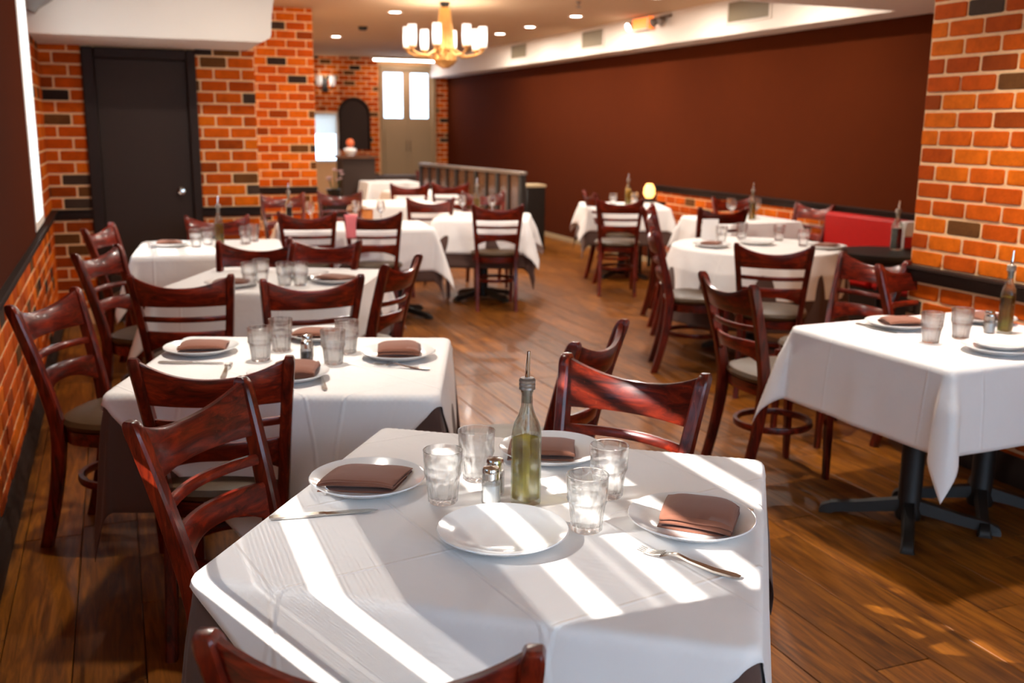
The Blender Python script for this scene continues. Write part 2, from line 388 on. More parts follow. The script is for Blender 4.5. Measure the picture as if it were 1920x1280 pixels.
# left wall with two windows (the first lies beside the front table)
W0 = (-1.9, -0.5); W1 = (1.36, 2.5); W2 = (6.5, 7.15); WZ0, WZ1 = 0.97, 2.42
wl = struct('wall_left', boxm('wall_left', M_MORTAR, (XL-0.1, XL, -2.3, YD+0.1, -0.1, WZ0), (XL-0.1, XL, -2.3, YD+0.1, WZ1, ZC+.05),
     (XL-0.1, XL, -2.3, W0[0], WZ0, WZ1), (XL-0.1, XL, W0[1], W1[0], WZ0, WZ1), (XL-0.1, XL, W1[1], W2[0], WZ0, WZ1), (XL-0.1, XL, W2[1], YD+0.1, WZ0, WZ1)), 'brick wall on the left below a dark rail')
bricks(wl, (XL, 0, 0), (0, 1, 0), (1, 0, 0), [(2.0, YD, 0.13, RAIL-0.06), (W2[1]+0.08, YD, RAIL, 2.62)], 11)
put('brown_panel', boxm('brown_panel', M_BROWN, (XL, XL+0.02, W1[1]+0.05, W2[0]-0.05, RAIL, ZC-.001)), wl)['label'] = 'flat brown panel above the rail'
def rail_prof(z): return [(0, z-0.075), (0.022, z-0.075), (0.03, z-0.05), (0.03, z-0.02), (0.05, z-0.012), (0.05, z), (0, z)]
def base_prof(): return [(0, 0), (0.03, 0), (0.03, 0.07), (0.02, 0.085), (0.02, 0.105), (0.01, 0.13), (0, 0.13)]
def run(prof, p0, p1, nrm):
    mb = MB(); n = Vector(nrm)
    mb.sweep([[Vector(p)+n*d+Vector((0, 0, z)) for d, z in prof] for p in (p0, p1)]); return mb
struct('trim_5', run(rail_prof(RAIL), (XL, -2.2, 0), (XL, YD, 0), (1, 0, 0)).mesh('trim_5', M_TRIM), 'dark chair rail along the left wall')
struct('baseboard_left', run(base_prof(), (XL, -2.2, 0), (XL, YD, 0), (1, 0, 0)).mesh('baseboard_left', M_TRIM), 'dark moulded baseboard on the left')
TS = math.tan(SUN_EL)
def window(n, y0, y1, bands, mat, label, xb=-.045):
    w = struct('window_%d' % n, None, label)
    b = MB()
    for q in bands:
        ya, yb, za, zb = q if len(q) == 4 else (y0, y1)+tuple(q)
        b.box(XL+xb, XL+xb+.0008, ya, yb, za, zb)
    put('blind', b.mesh('blind', mat), w)
    fr = MB(); t = 0.05
    for q in ((y0-t, y0, WZ0-t, WZ1+t), (y1, y1+t, WZ0-t, WZ1+t), (y0, y1, WZ0-t, WZ0), (y0, y1, WZ1, WZ1+t)):
        fr.bbox(XL-0.1, XL+0.025, *q, b=0.004)
    put('window_frame', fr.mesh('window_frame', M_WHITE), w)
    put('pane', boxm('pane', M_PANE, (XL-0.085, XL-0.081, y0, y1, WZ0, WZ1)), w)
    return w
def bands_from(gaps, z0=WZ0, z1=WZ1):
    out = []; z = z0
    for a, b in sorted(gaps):
        if a > z: out.append((z, a))
        z = max(z, b)
    if z < z1: out.append((z, z1))
    return out
SLOTS = [(1.215, .03, 1.36, 2.5), (1.372, .036, 1.36, 2.3), (1.69, .036, 1.36, 2.3), (1.815, .036, 1.36, 2.08), (1.925, .036, 1.36, 2.08), (2.105, .04, 1.36, 2.5), (2.2, .03, 1.85, 2.12), (2.19, .05, 2.2, 2.5)]
PERF = [(1.372, .085, 1.36, 2.2), (1.69, .075, 1.36, 2.0), (1.815, .055, 1.36, 1.9), (1.27, .02, 1.36, 2.2)]   # finely perforated zones round the slots
YCUT = sorted({W1[0], W1[1], *[q for t_ in SLOTS+PERF for q in t_[2:]]})
blind_cells = []
for ya, yb in zip(YCUT, YCUT[1:]):
    gp = [(z-h/2, z+h/2) for z, h, a, b in SLOTS if a <= ya and yb <= b]
    for zc, sz, a, b in PERF:
        if a <= ya and yb <= b:
            z = zc-sz
            while z < zc+sz: gp.append((z, z+.0015)); z += .0068
    gp.sort(); mg = []
    for g in gp:
        if mg and g[0] <= mg[-1][1]: mg[-1] = (mg[-1][0], max(mg[-1][1], g[1]))
        else: mg.append(g)
    blind_cells += [(ya, yb, a, b) for a, b in bands_from(mg)]
window(4, W0[0], W0[1], [(WZ0, WZ0+.01)], M_WHITE, 'added unseen window in the left wall for cool light')  # unseen, added to bring cool light in from behind the camera
window(1, W1[0], W1[1], blind_cells, M_BROWN, 'left window with a slotted brown blind')
window(2, W2[0], W2[1], [(WZ0, WZ1)], M_SHEER, 'left window behind a white curtain, clear bands added for sun stripes', .022)
# door wall
wd = struct('wall_back', boxm('wall_back', M_MORTAR, (XL, -0.13, YD, YD+0.12, 0, 2.2), (0.57, 1.08, YD, YD+0.12, 0, 2.2), (-0.13, 0.57, YD, YD+0.12, 2.06, 2.2), (XL, 1.08, YD, YD+.12, 2.2, ZC+.05), (1.0, 1.08, YD+.12, 11.0, 0, ZC+.05)), 'brick wall around the dark door')
bricks(wd, (0, YD, 0), (1, 0, 0), (0, -1, 0), [(XL, -0.19, 0.13, RAIL-.06), (XL, -0.19, RAIL, 2.12), (0.63, 1.08, 0.13, RAIL-.06), (0.63, 1.08, RAIL, 2.12)], 23, phase=0.03)
struct('trim_6', run(rail_prof(RAIL), (XL, YD, 0), (-0.19, YD, 0), (0, -1, 0)).mesh('trim_6', M_TRIM), 'dark chair rail left of the door')
struct('trim_7', run(rail_prof(RAIL), (0.63, YD, 0), (1.08, YD, 0), (0, -1, 0)).mesh('trim_7', M_TRIM), 'dark chair rail right of the door')
d1 = struct('door_1', None, 'flat dark brown door with a chrome knob', (0, YD, 0))
fm = MB()
for q in ((-0.19, -0.10, 0, 2.11), (0.56, 0.63, 0, 2.11), (-0.10, 0.56, 2.03, 2.11)): fm.bbox(q[0], q[1], -0.045, 0.04, q[2], q[3], b=0.008)
put('door_frame', fm.mesh('door_frame', M_TRIM), d1)
put('door_leaf', boxm('door_leaf', M_DOOR, (-0.099, 0.559, 0.0, 0.035, 0.01, 2.029), bev=0.003), d1)
put('leak_board', boxm('leak_board', M_BLACK, (-.14, .58, .05, .1, 0, 2.1)), d1)  # added hidden board, stops outside light leaking round the leaf
kn = MB(); kn.lathe([(0.001, 0), (0.032, 0), (0.032, 0.006), (0.012, 0.01), (0.012, 0.03), (0.026, 0.038), (0.032, 0.052), (0.026, 0.066), (0.001, 0.07)], 18)
k = put('door_knob', kn.mesh('door_knob', M_CHROME), d1, (0.475, 0.0, 1.03)); k.rotation_euler = (R(90), 0, 0)
# brick pier behind the door wall
wp = struct('wall_pier', boxm('wall_pier', M_MORTAR, (1.0, 2.03, 11.0, 11.6, 0, ZC+.05), (2.0, 2.03, 11.6, YF, 0, ZC+.05)), 'tall brick pier beside the dark door')
bricks(wp, (0, 11.0, 0), (1, 0, 0), (0, -1, 0), [(1.15, 2.03, 0.13, RAIL-.06), (1.15, 2.03, RAIL, ZC)], 31, phase=0.07)
struct('trim_8', run(rail_prof(RAIL), (1.05, 11.0, 0), (2.03, 11.0, 0), (0, -1, 0)).mesh('trim_8', M_TRIM), 'dark rail on the brick pier')
# right walls
wr = struct('wall_right', boxm('wall_right', M_MORTAR, (XN, XR+.1, -2.3, 3.9, 0, ZC+.05)), 'bright orange brick wall on the right')
bricks(wr, (XN, 0, 0), (0, 1, 0), (-1, 0, 0), [(2.2, 3.9, 0.13, RAIL-.06), (2.2, 3.9, RAIL, ZC)], 47, phase=3.9, CH=.083)
struct('trim_9', run(rail_prof(RAIL), (XN, -2.2, 0), (XN, 3.92, 0), (-1, 0, 0)).mesh('trim_9', M_TRIM), 'dark chair rail along the right brick wall')
struct('baseboard_right', run(base_prof(), (XN, -2.2, 0), (XN, 3.9, 0), (-1, 0, 0)).mesh('baseboard_right', M_TRIM), 'dark baseboard of the right brick wall')
wb = struct('wall_brown', boxm('wall_brown', M_MORTAR, (XR, XR+.1, 3.8, YF+.1, 0, ZC+.05)), 'long dark brown wall')
put('brown_panel', boxm('brown_panel', M_BROWN, (XR-.02, XR, 3.9, 10.3, RAIL+.02, SOF_Z-.001), (XR-.02, XR, 10.3, YF, 0.06, SOF_Z-.001)), wb)
bricks(wb, (XR, 0, 0), (0, 1, 0), (-1, 0, 0), [(6.4, 10.3, 0.13, RAIL-.05)], 53, all_stuff=True)
struct('trim_10', run(rail_prof(RAIL+.02), (XR, 3.9, 0), (XR, 10.3, 0), (-1, 0, 0)).mesh('trim_10', M_TRIM), 'thin rail along the brown wall')
struct('baseboard_brown', boxm('baseboard_brown', M_CREAM, (XR-.03, XR, 10.3, YF, 0, 0.06)), 'tan baseboard under the brown wall')
# far wall with double door, niche and window
def hole_wall(name, x0, x1, holes, y0, y1, mat):
    mb = MB(); xs = sorted({x0, x1, *[h[0] for h in holes], *[h[1] for h in holes]}); zs = sorted({0, ZC+.05, *[h[2] for h in holes], *[h[3] for h in holes]})
    for a, b in zip(xs, xs[1:]):
        for c, d in zip(zs, zs[1:]):
            if any(h[0] <= a and b <= h[1] and h[2] <= c and d <= h[3] for h in holes): continue
            mb.box(a, b, y0, y1, c, d)
    return mb.mesh(name, mat)
DH = (4.55, 5.58, 0, 2.62); WH = (2.9, 3.74, 0.94, 1.74)
wf = struct('wall_far', hole_wall('wall_far', 2.0, XR, [DH, WH], YF, YF+.12, M_MORTAR), 'far brick wall with a cream double door')
bricks(wf, (0, YF, 0), (1, 0, 0), (0, -1, 0), [(3.8, 4.52, 0.4, ZC), (5.61, XR, 0.4, ZC), (3.45, 3.8, 1.8, ZC), (2.4, 3.45, 1.8, ZC)], 61)
d2 = struct('door_2', None, 'cream double door with two tall bright panes', (0, YF, 0))
fr = MB()
for q in ((4.55, 4.6, 0, 2.62), (5.52, 5.58, 0, 2.62), (4.6, 5.52, 2.55, 2.62)): fr.bbox(q[0], q[1], -.05, .08, q[2], q[3], b=.006)
put('door_frame', fr.mesh('door_frame', M_CREAM), d2)
for x0, x1 in ((4.6, 5.058), (5.062, 5.52)):
    lf = MB(); a, b = x0+0.02, x1-0.08
    if x0 > 5: a, b = x0+0.06, x1-0.06
    for q in ((x0, a, 0.01, 2.55), (b, x1, 0.01, 2.55), (a, b, 0.01, 1.7), (a, b, 2.5, 2.55)): lf.box(q[0], q[1], 0, .04, q[2], q[3])
    leaf = put('door_leaf', lf.mesh('door_leaf', M_CREAM), d2)
    put('pane', boxm('pane', M_PANE, (a, b, .015, .02, 1.7, 2.5)), leaf)
    put('lower_panel', boxm('lower_panel', M_CREAM, (a, b, -.012, -.001, 0.3, 1.5), bev=.008), leaf)
    hd = MB(); hd.tube([(x1-.03 if x0 < 5 else x0+.03, -.03, 1.1), (x1-.03 if x0 < 5 else x0+.03, -.03, 1.3)], .008); put('handle', hd.mesh('handle', M_STEEL), leaf)
w3 = struct('window_3', None, 'small far window with a half drawn white shade', (0, YF, 0))
fr = MB()
for q in ((2.86, 2.9, .9, 1.78), (3.74, 3.8, .9, 1.78), (2.9, 3.74, .9, .94), (2.9, 3.74, 1.74, 1.78)): fr.bbox(q[0], q[1], -.03, .08, q[2], q[3], b=.005)
put('window_frame', fr.mesh('window_frame', M_WHITE), w3)
put('pane', boxm('pane', M_PANE, (2.9, 3.74, .05, .055, .94, 1.74)), w3)
put('shade', boxm('shade', M_SHADEW, (2.9, 3.74, .01, .014, 1.4, 1.74)), w3)
mb = MB(); ar = [(3.79, 1.13), (4.33, 1.13)]
for k in range(13):
    a = math.pi*k/12; ar.append((4.06+.27*math.cos(a), 1.76+.27*math.sin(a)))
mb.sweep([[(x, y, z) for x, z in ar] for y in (YF-.03, YF-.008)])
mb2 = MB(); pts = [(3.79, YF-.03, 1.13)]+[(4.06-.27*math.cos(math.pi*k/12), YF-.03, 1.76+.27*math.sin(math.pi*k/12)) for k in range(13)]+[(4.33, YF-.03, 1.13)]
mb2.tube(pts, .025, 8)
t = tag(empty('arched_panel', (0, 0, 0)), 'dark arched wall panel behind the host stand', 'wall panel')
put('panel', mb.mesh('panel', M_DOOR), t); put('arch_frame', mb2.mesh('arch_frame', M_TRIM), t)
# front of the room behind the camera: unseen wall, openings sized and placed to light the tables
struct('wall_front', boxm('wall_front', M_WHITE, (XL-.1, XN, -2.3, -2.2, 0, 1.0), (XL-.1, XN, -2.3, -2.2, 2.65, ZC), (XL-.1, 0.5, -2.3, -2.2, 1.0, 2.65), (2.0, 2.1, -2.3, -2.2, 1.0, 2.65), (XN-.12, XN, -2.3, -2.2, 1.0, 2.65)), 'unseen front wall with openings shaped for the light')

# ------------------------------------------------------------------ ceiling things
ring = MB(); ring.sweep([[( (.085 if k in (0,) else r)*math.cos(a), r*math.sin(a), z) for (r, z) in ((.085, 0), (.085, -.006), (.066, -.006), (.06, 0))] for k, a in [(1, 2*math.pi*i/24) for i in range(24)]], closed=True)
RING = ring.mesh('trim_ring', M_WHITE); DISC = MB().lathe([(.001, -.004), (.062, -.004), (.062, -.001), (.001, -.001)], 24).mesh('lens', M_LIT)
DL = [((2.94, 14.17), 'downlight furthest left over the far end'), ((2.9, 10.88), 'downlight left of the chandelier near the frame top'), ((4.79, 13.94), 'downlight seen between the chandelier lamps'),
      ((4.8, 12.73), 'downlight just right of the chandelier'), ((4.8, 11.7), 'second downlight right of the chandelier'), ((4.8, 10.38), 'downlight nearest the exit sign'),
      ((4.8, 8.6), None), ((4.8, 7.0), None), ((2.9, 7.8), None), ((2.9, 5.2), None), ((2.95, 3.0), None), ((0.9, 6.2), None), ((0.55, 3.5), None), ((1.8, 8.5), None)]  # entries without a label are unseen lamps added to brighten the tables
for (x, y), lb in DL:
    r = tag(empty('downlight', (x, y, ZC-.001)), 'recessed round '+lb if lb else 'added round downlight out of frame, put in to brighten the tables', 'ceiling light', 'recessed ceiling downlights')
    put('trim_ring', RING, r); put('lens', DISC, r)
    light('AREA', (0, 0, -.02), (26 if y > 11.5 else 36) if lb else {3.0: 17, 3.5: 11, 5.2: 34, 6.2: 24, 8.5: 18}.get(y, 26), LAMP, .13, r).data.spread = R(95 if y < 4 else 180)
sd = MB(); sd.lathe([(.001, -.045), (.04, -.045), (.055, -.03), (.06, 0), (.001, 0)], 20)
tag(put('smoke_detector', sd.mesh('smoke_detector', M_BLACK), None, (2.96, 12.66, ZC)), 'small dark smoke detector on the ceiling left of the chandelier', 'smoke detector')
sp = MB(); sp.lathe([(.001, -.06), (.03, -.055), (.03, -.05), (.008, -.045), (.008, -.02), (.03, 0), (.001, 0)], 14)
tag(put('sprinkler_head', sp.mesh('sprinkler_head', M_GREY), None, (4.29, 9.22, ZC)), 'small sprinkler head on the ceiling at the frame top', 'sprinkler')
vent_labels = ['small air vent on the bulkhead furthest down the room', 'middle air vent on the cream bulkhead above brown wall', 'large near air vent on the bulkhead by the frame top']
for (y0, y1, z0, z1), lb in zip(((13.5, 14.1, 2.53, 2.71), (11.1, 11.68, 2.52, 2.71), (7.8, 8.45, 2.54, 2.72)), vent_labels):
    v = tag(empty('air_vent', (SOF_X, 0, 0)), lb, 'air vent', 'bulkhead air vents')
    f = MB()
    for q in ((y0-.03, y0, z0-.02, z1+.02), (y1, y1+.03, z0-.02, z1+.02), (y0, y1, z0-.02, z0), (y0, y1, z1, z1+.02)): f.bbox(-.014, 0, *q, b=.003)
    put('frame', f.mesh('frame', M_WHITE), v)
    put('backing', boxm('backing', M_VENT, (-.003, 0, y0, y1, z0, z1)), v)
    n = 7
    for i in range(n):
        z = z0+(i+.5)*(z1-z0)/n
        s = put('slat', MB().add([(-.012, y0, z-.008), (-.012, y1, z-.008), (-.002, y1, z+.006), (-.002, y0, z+.006), (-.011, y0, z-.01), (-.011, y1, z-.01), (-.001, y1, z+.004), (-.001, y0, z+.004)], [(0,1,2,3),(7,6,5,4),(0,4,5,1),(1,5,6,2),(2,6,7,3),(3,7,4,0)]).mesh('slat', M_VENT), v)
# exit sign with emergency lamp heads
ex = tag(empty('exit_sign', (SOF_X, 10.1, 2.62)), 'glowing orange exit sign with lamp heads on bulkhead', 'exit sign')
put('body', boxm('body', M_WHITE, (-.07, 0, -.2, .16, -.02, .12), bev=.006), ex)
put('sign_face', boxm('sign_face', M_EXIT, (-.074, -.0705, -.18, .14, -.005, .105)), ex)
put('end_face', boxm('end_face', M_EXIT, (-.066, -.004, -.203, -.2005, -.015, .115)), ex)
for y, m in ((.2, M_LIT), (-.34, M_GREY), (-.5, M_GREY)):
    h = MB(); h.lathe([(.001, 0), (.03, .005), (.045, .04), (.05, .07), (.001, .07)], 14)
    q = put('lamp_head', h.mesh('lamp_head', M_GREY), ex, (-.03, y, .06)); q.rotation_euler = (0, R(-115), 0)
    l = MB(); l.lathe([(.001, .071), (.045, .071), (.04, .08), (.001, .084)], 14); put('lens', l.mesh('lens', m), q)
put('conduit', MB().tube([(-.02, -.2, .08), (-.02, -.6, .09)], .014, 8).mesh('conduit', M_GREY), ex)
# far strip light
st = tag(empty('strip_light', (4.9, 17.7, ZC)), 'white ceiling strip light above the far double door', 'ceiling light')
put('housing', boxm('housing', M_WHITE, (-.62, .62, -.06, .06, -.05, -.001), bev=.008), st); put('tube', MB().tube([(-.58, 0, -.065), (.58, 0, -.065)], .014, 10).mesh('tube', M_LIT), st)
light('AREA', (0, 0, -.1), 8, (1, .7, .62), .5, st)
# chandelier
ch = tag(empty('chandelier', (3.13, 9.85, 0)), 'gold chandelier with ring of clear glass candle shades', 'chandelier')
put('canopy', MB().lathe([(.001, 2.7), (.03, 2.7), (.05, 2.735), (.05, 2.749), (.001, 2.749)], 18).mesh('canopy', M_BLACK), ch)
put('body', MB().lathe([(.001, 2.28), (.1, 2.29), (.105, 2.31), (.1, 2.33), (.07, 2.55), (.05, 2.7), (.001, 2.71)], 28, mod=lambda a, z: 1+.05*math.cos(14*a)).mesh('body', M_GOLD), ch)
put('basket', MB().lathe([(.1, 2.28), (.115, 2.2), (.08, 2.15), (.03, 2.12), (.001, 2.118), (.001, 2.125), (.028, 2.13), (.074, 2.16), (.1, 2.2), (.09, 2.28)], 28, mod=lambda a, z: 1+.06*math.cos(14*a)).mesh('basket', M_GOLD), ch)
CYL = MB().lathe([(.034, .0), (.04, .01), (.043, .2), (.04, .2), (.037, .013), (.031, .004)], 16).mesh('glass_shade', M_FROST)
BULB = MB().lathe([(.001, .05), (.014, .055), (.024, .09), (.022, .13), (.008, .165), (.001, .17)], 12).mesh('bulb', M_BULB)
CUP = MB().lathe([(.001, -.03), (.012, -.028), (.02, -.01), (.042, 0), (.042, .008), (.012, .01), (.012, .05), (.001, .05)], 14).mesh('candle_cup', M_GOLD)
for k in range(8):
    a = 2*math.pi*(k+.35)/8; x, y = .38*math.cos(a), .38*math.sin(a)
    arm = put('arm', MB().tube([(.09*math.cos(a), .09*math.sin(a), 2.3), (.2*math.cos(a), .2*math.sin(a), 2.235), (.31*math.cos(a), .31*math.sin(a), 2.245), (x, y, 2.28)], .011, 8).mesh('arm', M_GOLD), ch)
    put('candle_cup', CUP, arm, (x, y, 2.31)); put('glass_shade', CYL, arm, (x, y, 2.318)); put('bulb', BULB, arm, (x, y, 2.31))
light('POINT', (0, 0, 2.48), 34, LAMP, .35, ch)

# ------------------------------------------------------------------ chairs
def rrect(cx, cy, z, hx, hy, b):
    return [(cx-hx+b, cy-hy, z), (cx+hx-b, cy-hy, z), (cx+hx, cy-hy+b, z), (cx+hx, cy+hy-b, z), (cx+hx-b, cy+hy, z), (cx-hx+b, cy+hy, z), (cx-hx, cy+hy-b, z), (cx-hx, cy-hy+b, z)]
def chair_template():
    T = []
    K = 1.05
    def post_y(z):
        if z < .45: t = z/.45; return -.275+.085*math.sin(t*math.pi/2)
        t = (z-.45)/.43; return -.19-.115*t**1.25
    def post_x(z): return .165+.045*max(0, (z-.4)/.48)**1.2
    posts = []
    for s in (-1, 1):
        secs = []
        zs = [0, .06, .14, .22, .3, .38, .45, .52, .6, .68, .76, .82]
        for z in zs:
            w = .0165; d = .0225+.005*math.exp(-((z-.45)/.2)**2)
            secs.append(rrect(s*post_x(z), post_y(z), z, w, d, .006))
        for dz, k in ((.848, 1), (.864, .93), (.873, .76), (.878, .45)):
            secs.append(rrect(s*post_x(dz), post_y(dz)-.0*(1-k), dz, 0.0165*max(k, .62), .0225*k, .005*k))
        T.append(('rear_post', MB().sweep(secs).mesh('rear_post', MW), (0, 0, 0), []))
    def rail(zb, zt, th, bow=.045, n=17):
        secs = []
        for i in range(n):
            t = -1+2*i/(n-1); z0, z1 = zb(t), zt(t); zm = (z0+z1)/2
            x = t*(post_x(zm)-.008); c = bow*(1-t*t)
            def P(z, dy): return (x, post_y(z)-c+dy, z)
            b = min(.006, (z1-z0)/3)
            secs.append([P(z0, -th+.003), P(z0+b, -th), P((z0+z1)/2, -th), P(z1-b, -th), P(z1, -th+.004), P(z1, th-.004), P(z1-b, th), P((z0+z1)/2, th), P(z0+b, th), P(z0, th-.003)])
        return MB().sweep(secs)
    T.append(('top_rail', rail(lambda t: .742, lambda t: .822+.044*abs(t)**2.2, .011).mesh('top_rail', MWH), (0, 0, 0), []))
    T.append(('slat', rail(lambda t: .674, lambda t: .697, .009).mesh('slat', MWH), (0, 0, 0), []))
    T.append(('lower_rail', rail(lambda t: .578-.045*abs(t)**2.6, lambda t: .631, .010).mesh('lower_rail', MWH), (0, 0, 0), []))
    for s in (-1, 1):
        secs = [rrect(s*(.155+.0*z), .165+.012*(1-z/.42), z, .014+.006*z/.42, .014+.006*z/.42, .005) for z in (0, .1, .2, .3, .42)]
        T.append(('front_leg', MB().sweep(secs).mesh('front_leg', MW), (0, 0, 0), []))
    def sq(r, z, n=32, p=3.2):
        out = []
        for k in range(n):
            a = 2*math.pi*k/n; c, s_ = math.cos(a), math.sin(a); q = (abs(c)**p+abs(s_)**p)**(-1/p)
            out.append((r*q*c, r*q*s_*1.0, z))
        return out
    T.append(('seat_frame', MB().sweep([sq(.19, .385), sq(.2, .388), sq(.203, .42), sq(.203, .435), sq(.19, .437)]).mesh('seat_frame', MWH), (0, 0, 0), []))
    T.append(('seat', MB().sweep([sq(.195, .4372, p=2.7), sq(.213, .443, p=2.7), sq(.219, .458, p=2.7), sq(.21, .474, p=2.7), sq(.18, .484, p=2.6), sq(.1, .489, p=2.3), sq(.02, .49, p=2)]).mesh('seat', M_VINYL), (0, 0, 0), []))
    ringp = [( .168*math.cos(2*math.pi*k/28), -.02+.172*math.sin(2*math.pi*k/28), .235) for k in range(28)]
    secs = []
    for k in range(28):
        a = 2*math.pi*k/28; c, s_ = math.cos(a), math.sin(a)
        secs.append([((.158)*c, -.02+.162*s_, .222), (.174*c, -.02+.178*s_, .222), (.178*c, -.02+.182*s_, .234), (.174*c, -.02+.178*s_, .248), (.158*c, -.02+.162*s_, .248), (.154*c, -.02+.158*s_, .235)])
    T.append(('ring_stretcher', MB().sweep(secs, closed=True).mesh('ring_stretcher', MWH), (0, 0, 0), []))
    for _, me, _, _ in T: me.transform(Matrix.Diagonal((1, 1, K, 1)))
    return T
CHAIR = chair_template()
def chair(bx, by, a, label, group):
    """bx,by = middle of the back's top edge; a = facing, degrees clockwise from +Y"""
    f = Vector((math.sin(R(a)), math.cos(R(a))))
    return stamp(CHAIR, 'dining_chair', label, 'chair', (bx+f.x*.305, by+f.y*.305, 0), -R(a), group)
G1 = 'mahogany ladder-back chairs'
for bx, by, a, lb in [
    (0.127, 2.388, 130, 'scuffed red mahogany chair left of the sunlit front table, seen from behind'),
    (0.212, 2.8, 14, 'mahogany chair with its back to camera at near side of second left table'),
    (1.290, 2.359, 234, 'glossy red chair facing camera on far side of the sunlit front table'),
    (1.410, 2.801, -42, 'dark chair partly hidden just behind the glossy red chair'),
    (-0.282, 4.042, 118, 'dark chair against the left brick wall, nearest the camera'),
    (-0.122, 5.527, 118, 'second chair along the left brick wall, behind the nearest one'),
    (0.227, 4.456, 14, 'dark chair with broad back directly behind the second left table, left of a pair'),
    (0.752, 4.230, -2, 'chair with a light streak behind the second left table, right of a pair'),
    (1.269, 4.672, -52, 'chair seen edge-on at the right end of the third left table'),
    (0.696, 5.640, 205, 'chair between the third left table and the sun-dappled table, left of a pair'),
    (1.081, 5.678, 212, 'chair beyond the tumblers of third left table, with a sunlit right end'),
    (1.316, 7.567, 12, 'chair with its back to camera at the left end of the long back table'),
    (1.786, 7.426, 15, 'chair draped with pink cloth at the long back table'),
    (0.649, 7.388, 184, 'reddish chair facing camera in front of the wall right of the dark door'),
    (-0.132, 6.815, 112, 'red chair in the back left corner beside the dark door'),
    (2.97, 7.9, 17, 'chair with its back to camera at the small square table before the partition'),
    (2.651, 8.789, 10, 'chair with back to camera behind and left of the small square table'),
    (3.62, 11.2, 12, 'far chair with back to camera beside the partition'),
    (4.484, 9.278, 100, 'dark chair furthest left at the table by the brown wall'),
    (4.315, 8.272, 25, 'chair with back to camera at the table by the brown wall, seat visible'),
    (3.215, 5.687, 116, 'chair at the left of the round table, seen from the side'),
    (3.807, 6.768, 115, 'chair just behind the one left of the round table'),
    (4.183, 7.520, 130, 'small chair back seen between the round table and the brown wall table'),
    (2.444, 3.666, 92, 'chair with olive seat standing between the front table and right table'),
    (3.440, 4.700, 36, 'chair with its back to camera at the round table'),
    (3.62, 3.84, 176, 'dark chair on the far side of the right-hand table by brick wall'),
    (3.628, 4.098, 262, 'chair with a sunlit stripe standing in front of the red bench'),
    (4.700, 7.144, 10, 'chair with a low back beyond the round table'),
    (5.55, 8.3, 185, 'tan lit chair against the brick below the brown wall'),
    (5.75, 7.3, 262, 'chair at the left end of the red bench'),
    (0.254, 1.128, 26, 'chair back in the lower left foreground, cut by the frame'),
    (3.42, 2.0, 5, 'chair in shadow under the near side of right-hand table'),
    (2.05, 9.9, 190, 'dark chair beyond the long back table facing camera'),
    (1.45, 9.7, 175, 'dark chair in front of the brick pier facing camera'),
    (4.35, 14.4, 10, 'small dark chair in front of the far double door'),
    (3.45, 9.6, 190, 'chair facing camera behind the small square table'),
    (3.1, 11.1, 10, 'small far chair left of the partition with back to camera'),
]:
    chair(bx, by, a, lb, G1)

# ------------------------------------------------------------------ tables and cloths
def pedestal(rot=0):
    col = MB().lathe([(.05, .02), (.055, .05), (.045, .07), (.045, .7), (.06, .71), (.06, .72), (.001, .72)], 18).mesh('column', M_IRON)
    feet = []
    for k in range(4):
        a = math.pi/4+k*math.pi/2; c, s = math.cos(a), math.sin(a); secs = []
        for r, w, zb, zt in ((.03, .028, .05, .1), (.1, .026, .04, .085), (.2, .024, .022, .062), (.28, .024, .01, .05), (.3, .026, 0, .046), (.335, .027, 0, .03), (.345, .026, 0, .012)):
            secs.append([(r*c-w*s, r*s+w*c, zb), (r*c+w*s, r*s-w*c, zb), (r*c+w*s*.7, r*s-w*c*.7, zt), (r*c-w*s*.7, r*s+w*c*.7, zt)])
        feet.append(('foot', MB().sweep(secs).mesh('foot', M_IRON)))
    return col, feet
PCOL, PFEET = pedestal()
TOPZ = .75
def table(x, y, w, d, rot, label, shape='rect', cols=((0, 0),)):
    t = tag(empty('dining_table', (x, y, 0), rot), label, 'table', 'cloth-covered dining tables')
    if shape == 'rect': top = MB().bbox(-w/2, w/2, -d/2, d/2, TOPZ-.03, TOPZ, b=.006)
    else: top = MB().lathe([(.001, TOPZ-.03), (w/2-.006, TOPZ-.03), (w/2, TOPZ-.024), (w/2, TOPZ-.006), (w/2-.006, TOPZ), (.001, TOPZ)], 48)
    put('table_top', top.mesh('table_top', M_TOP), t)
    for cx, cy in cols:
        c = put('column', PCOL, t, (cx, cy, 0))
        for nme, fm_ in PFEET: put('foot', fm_, c)
    return t
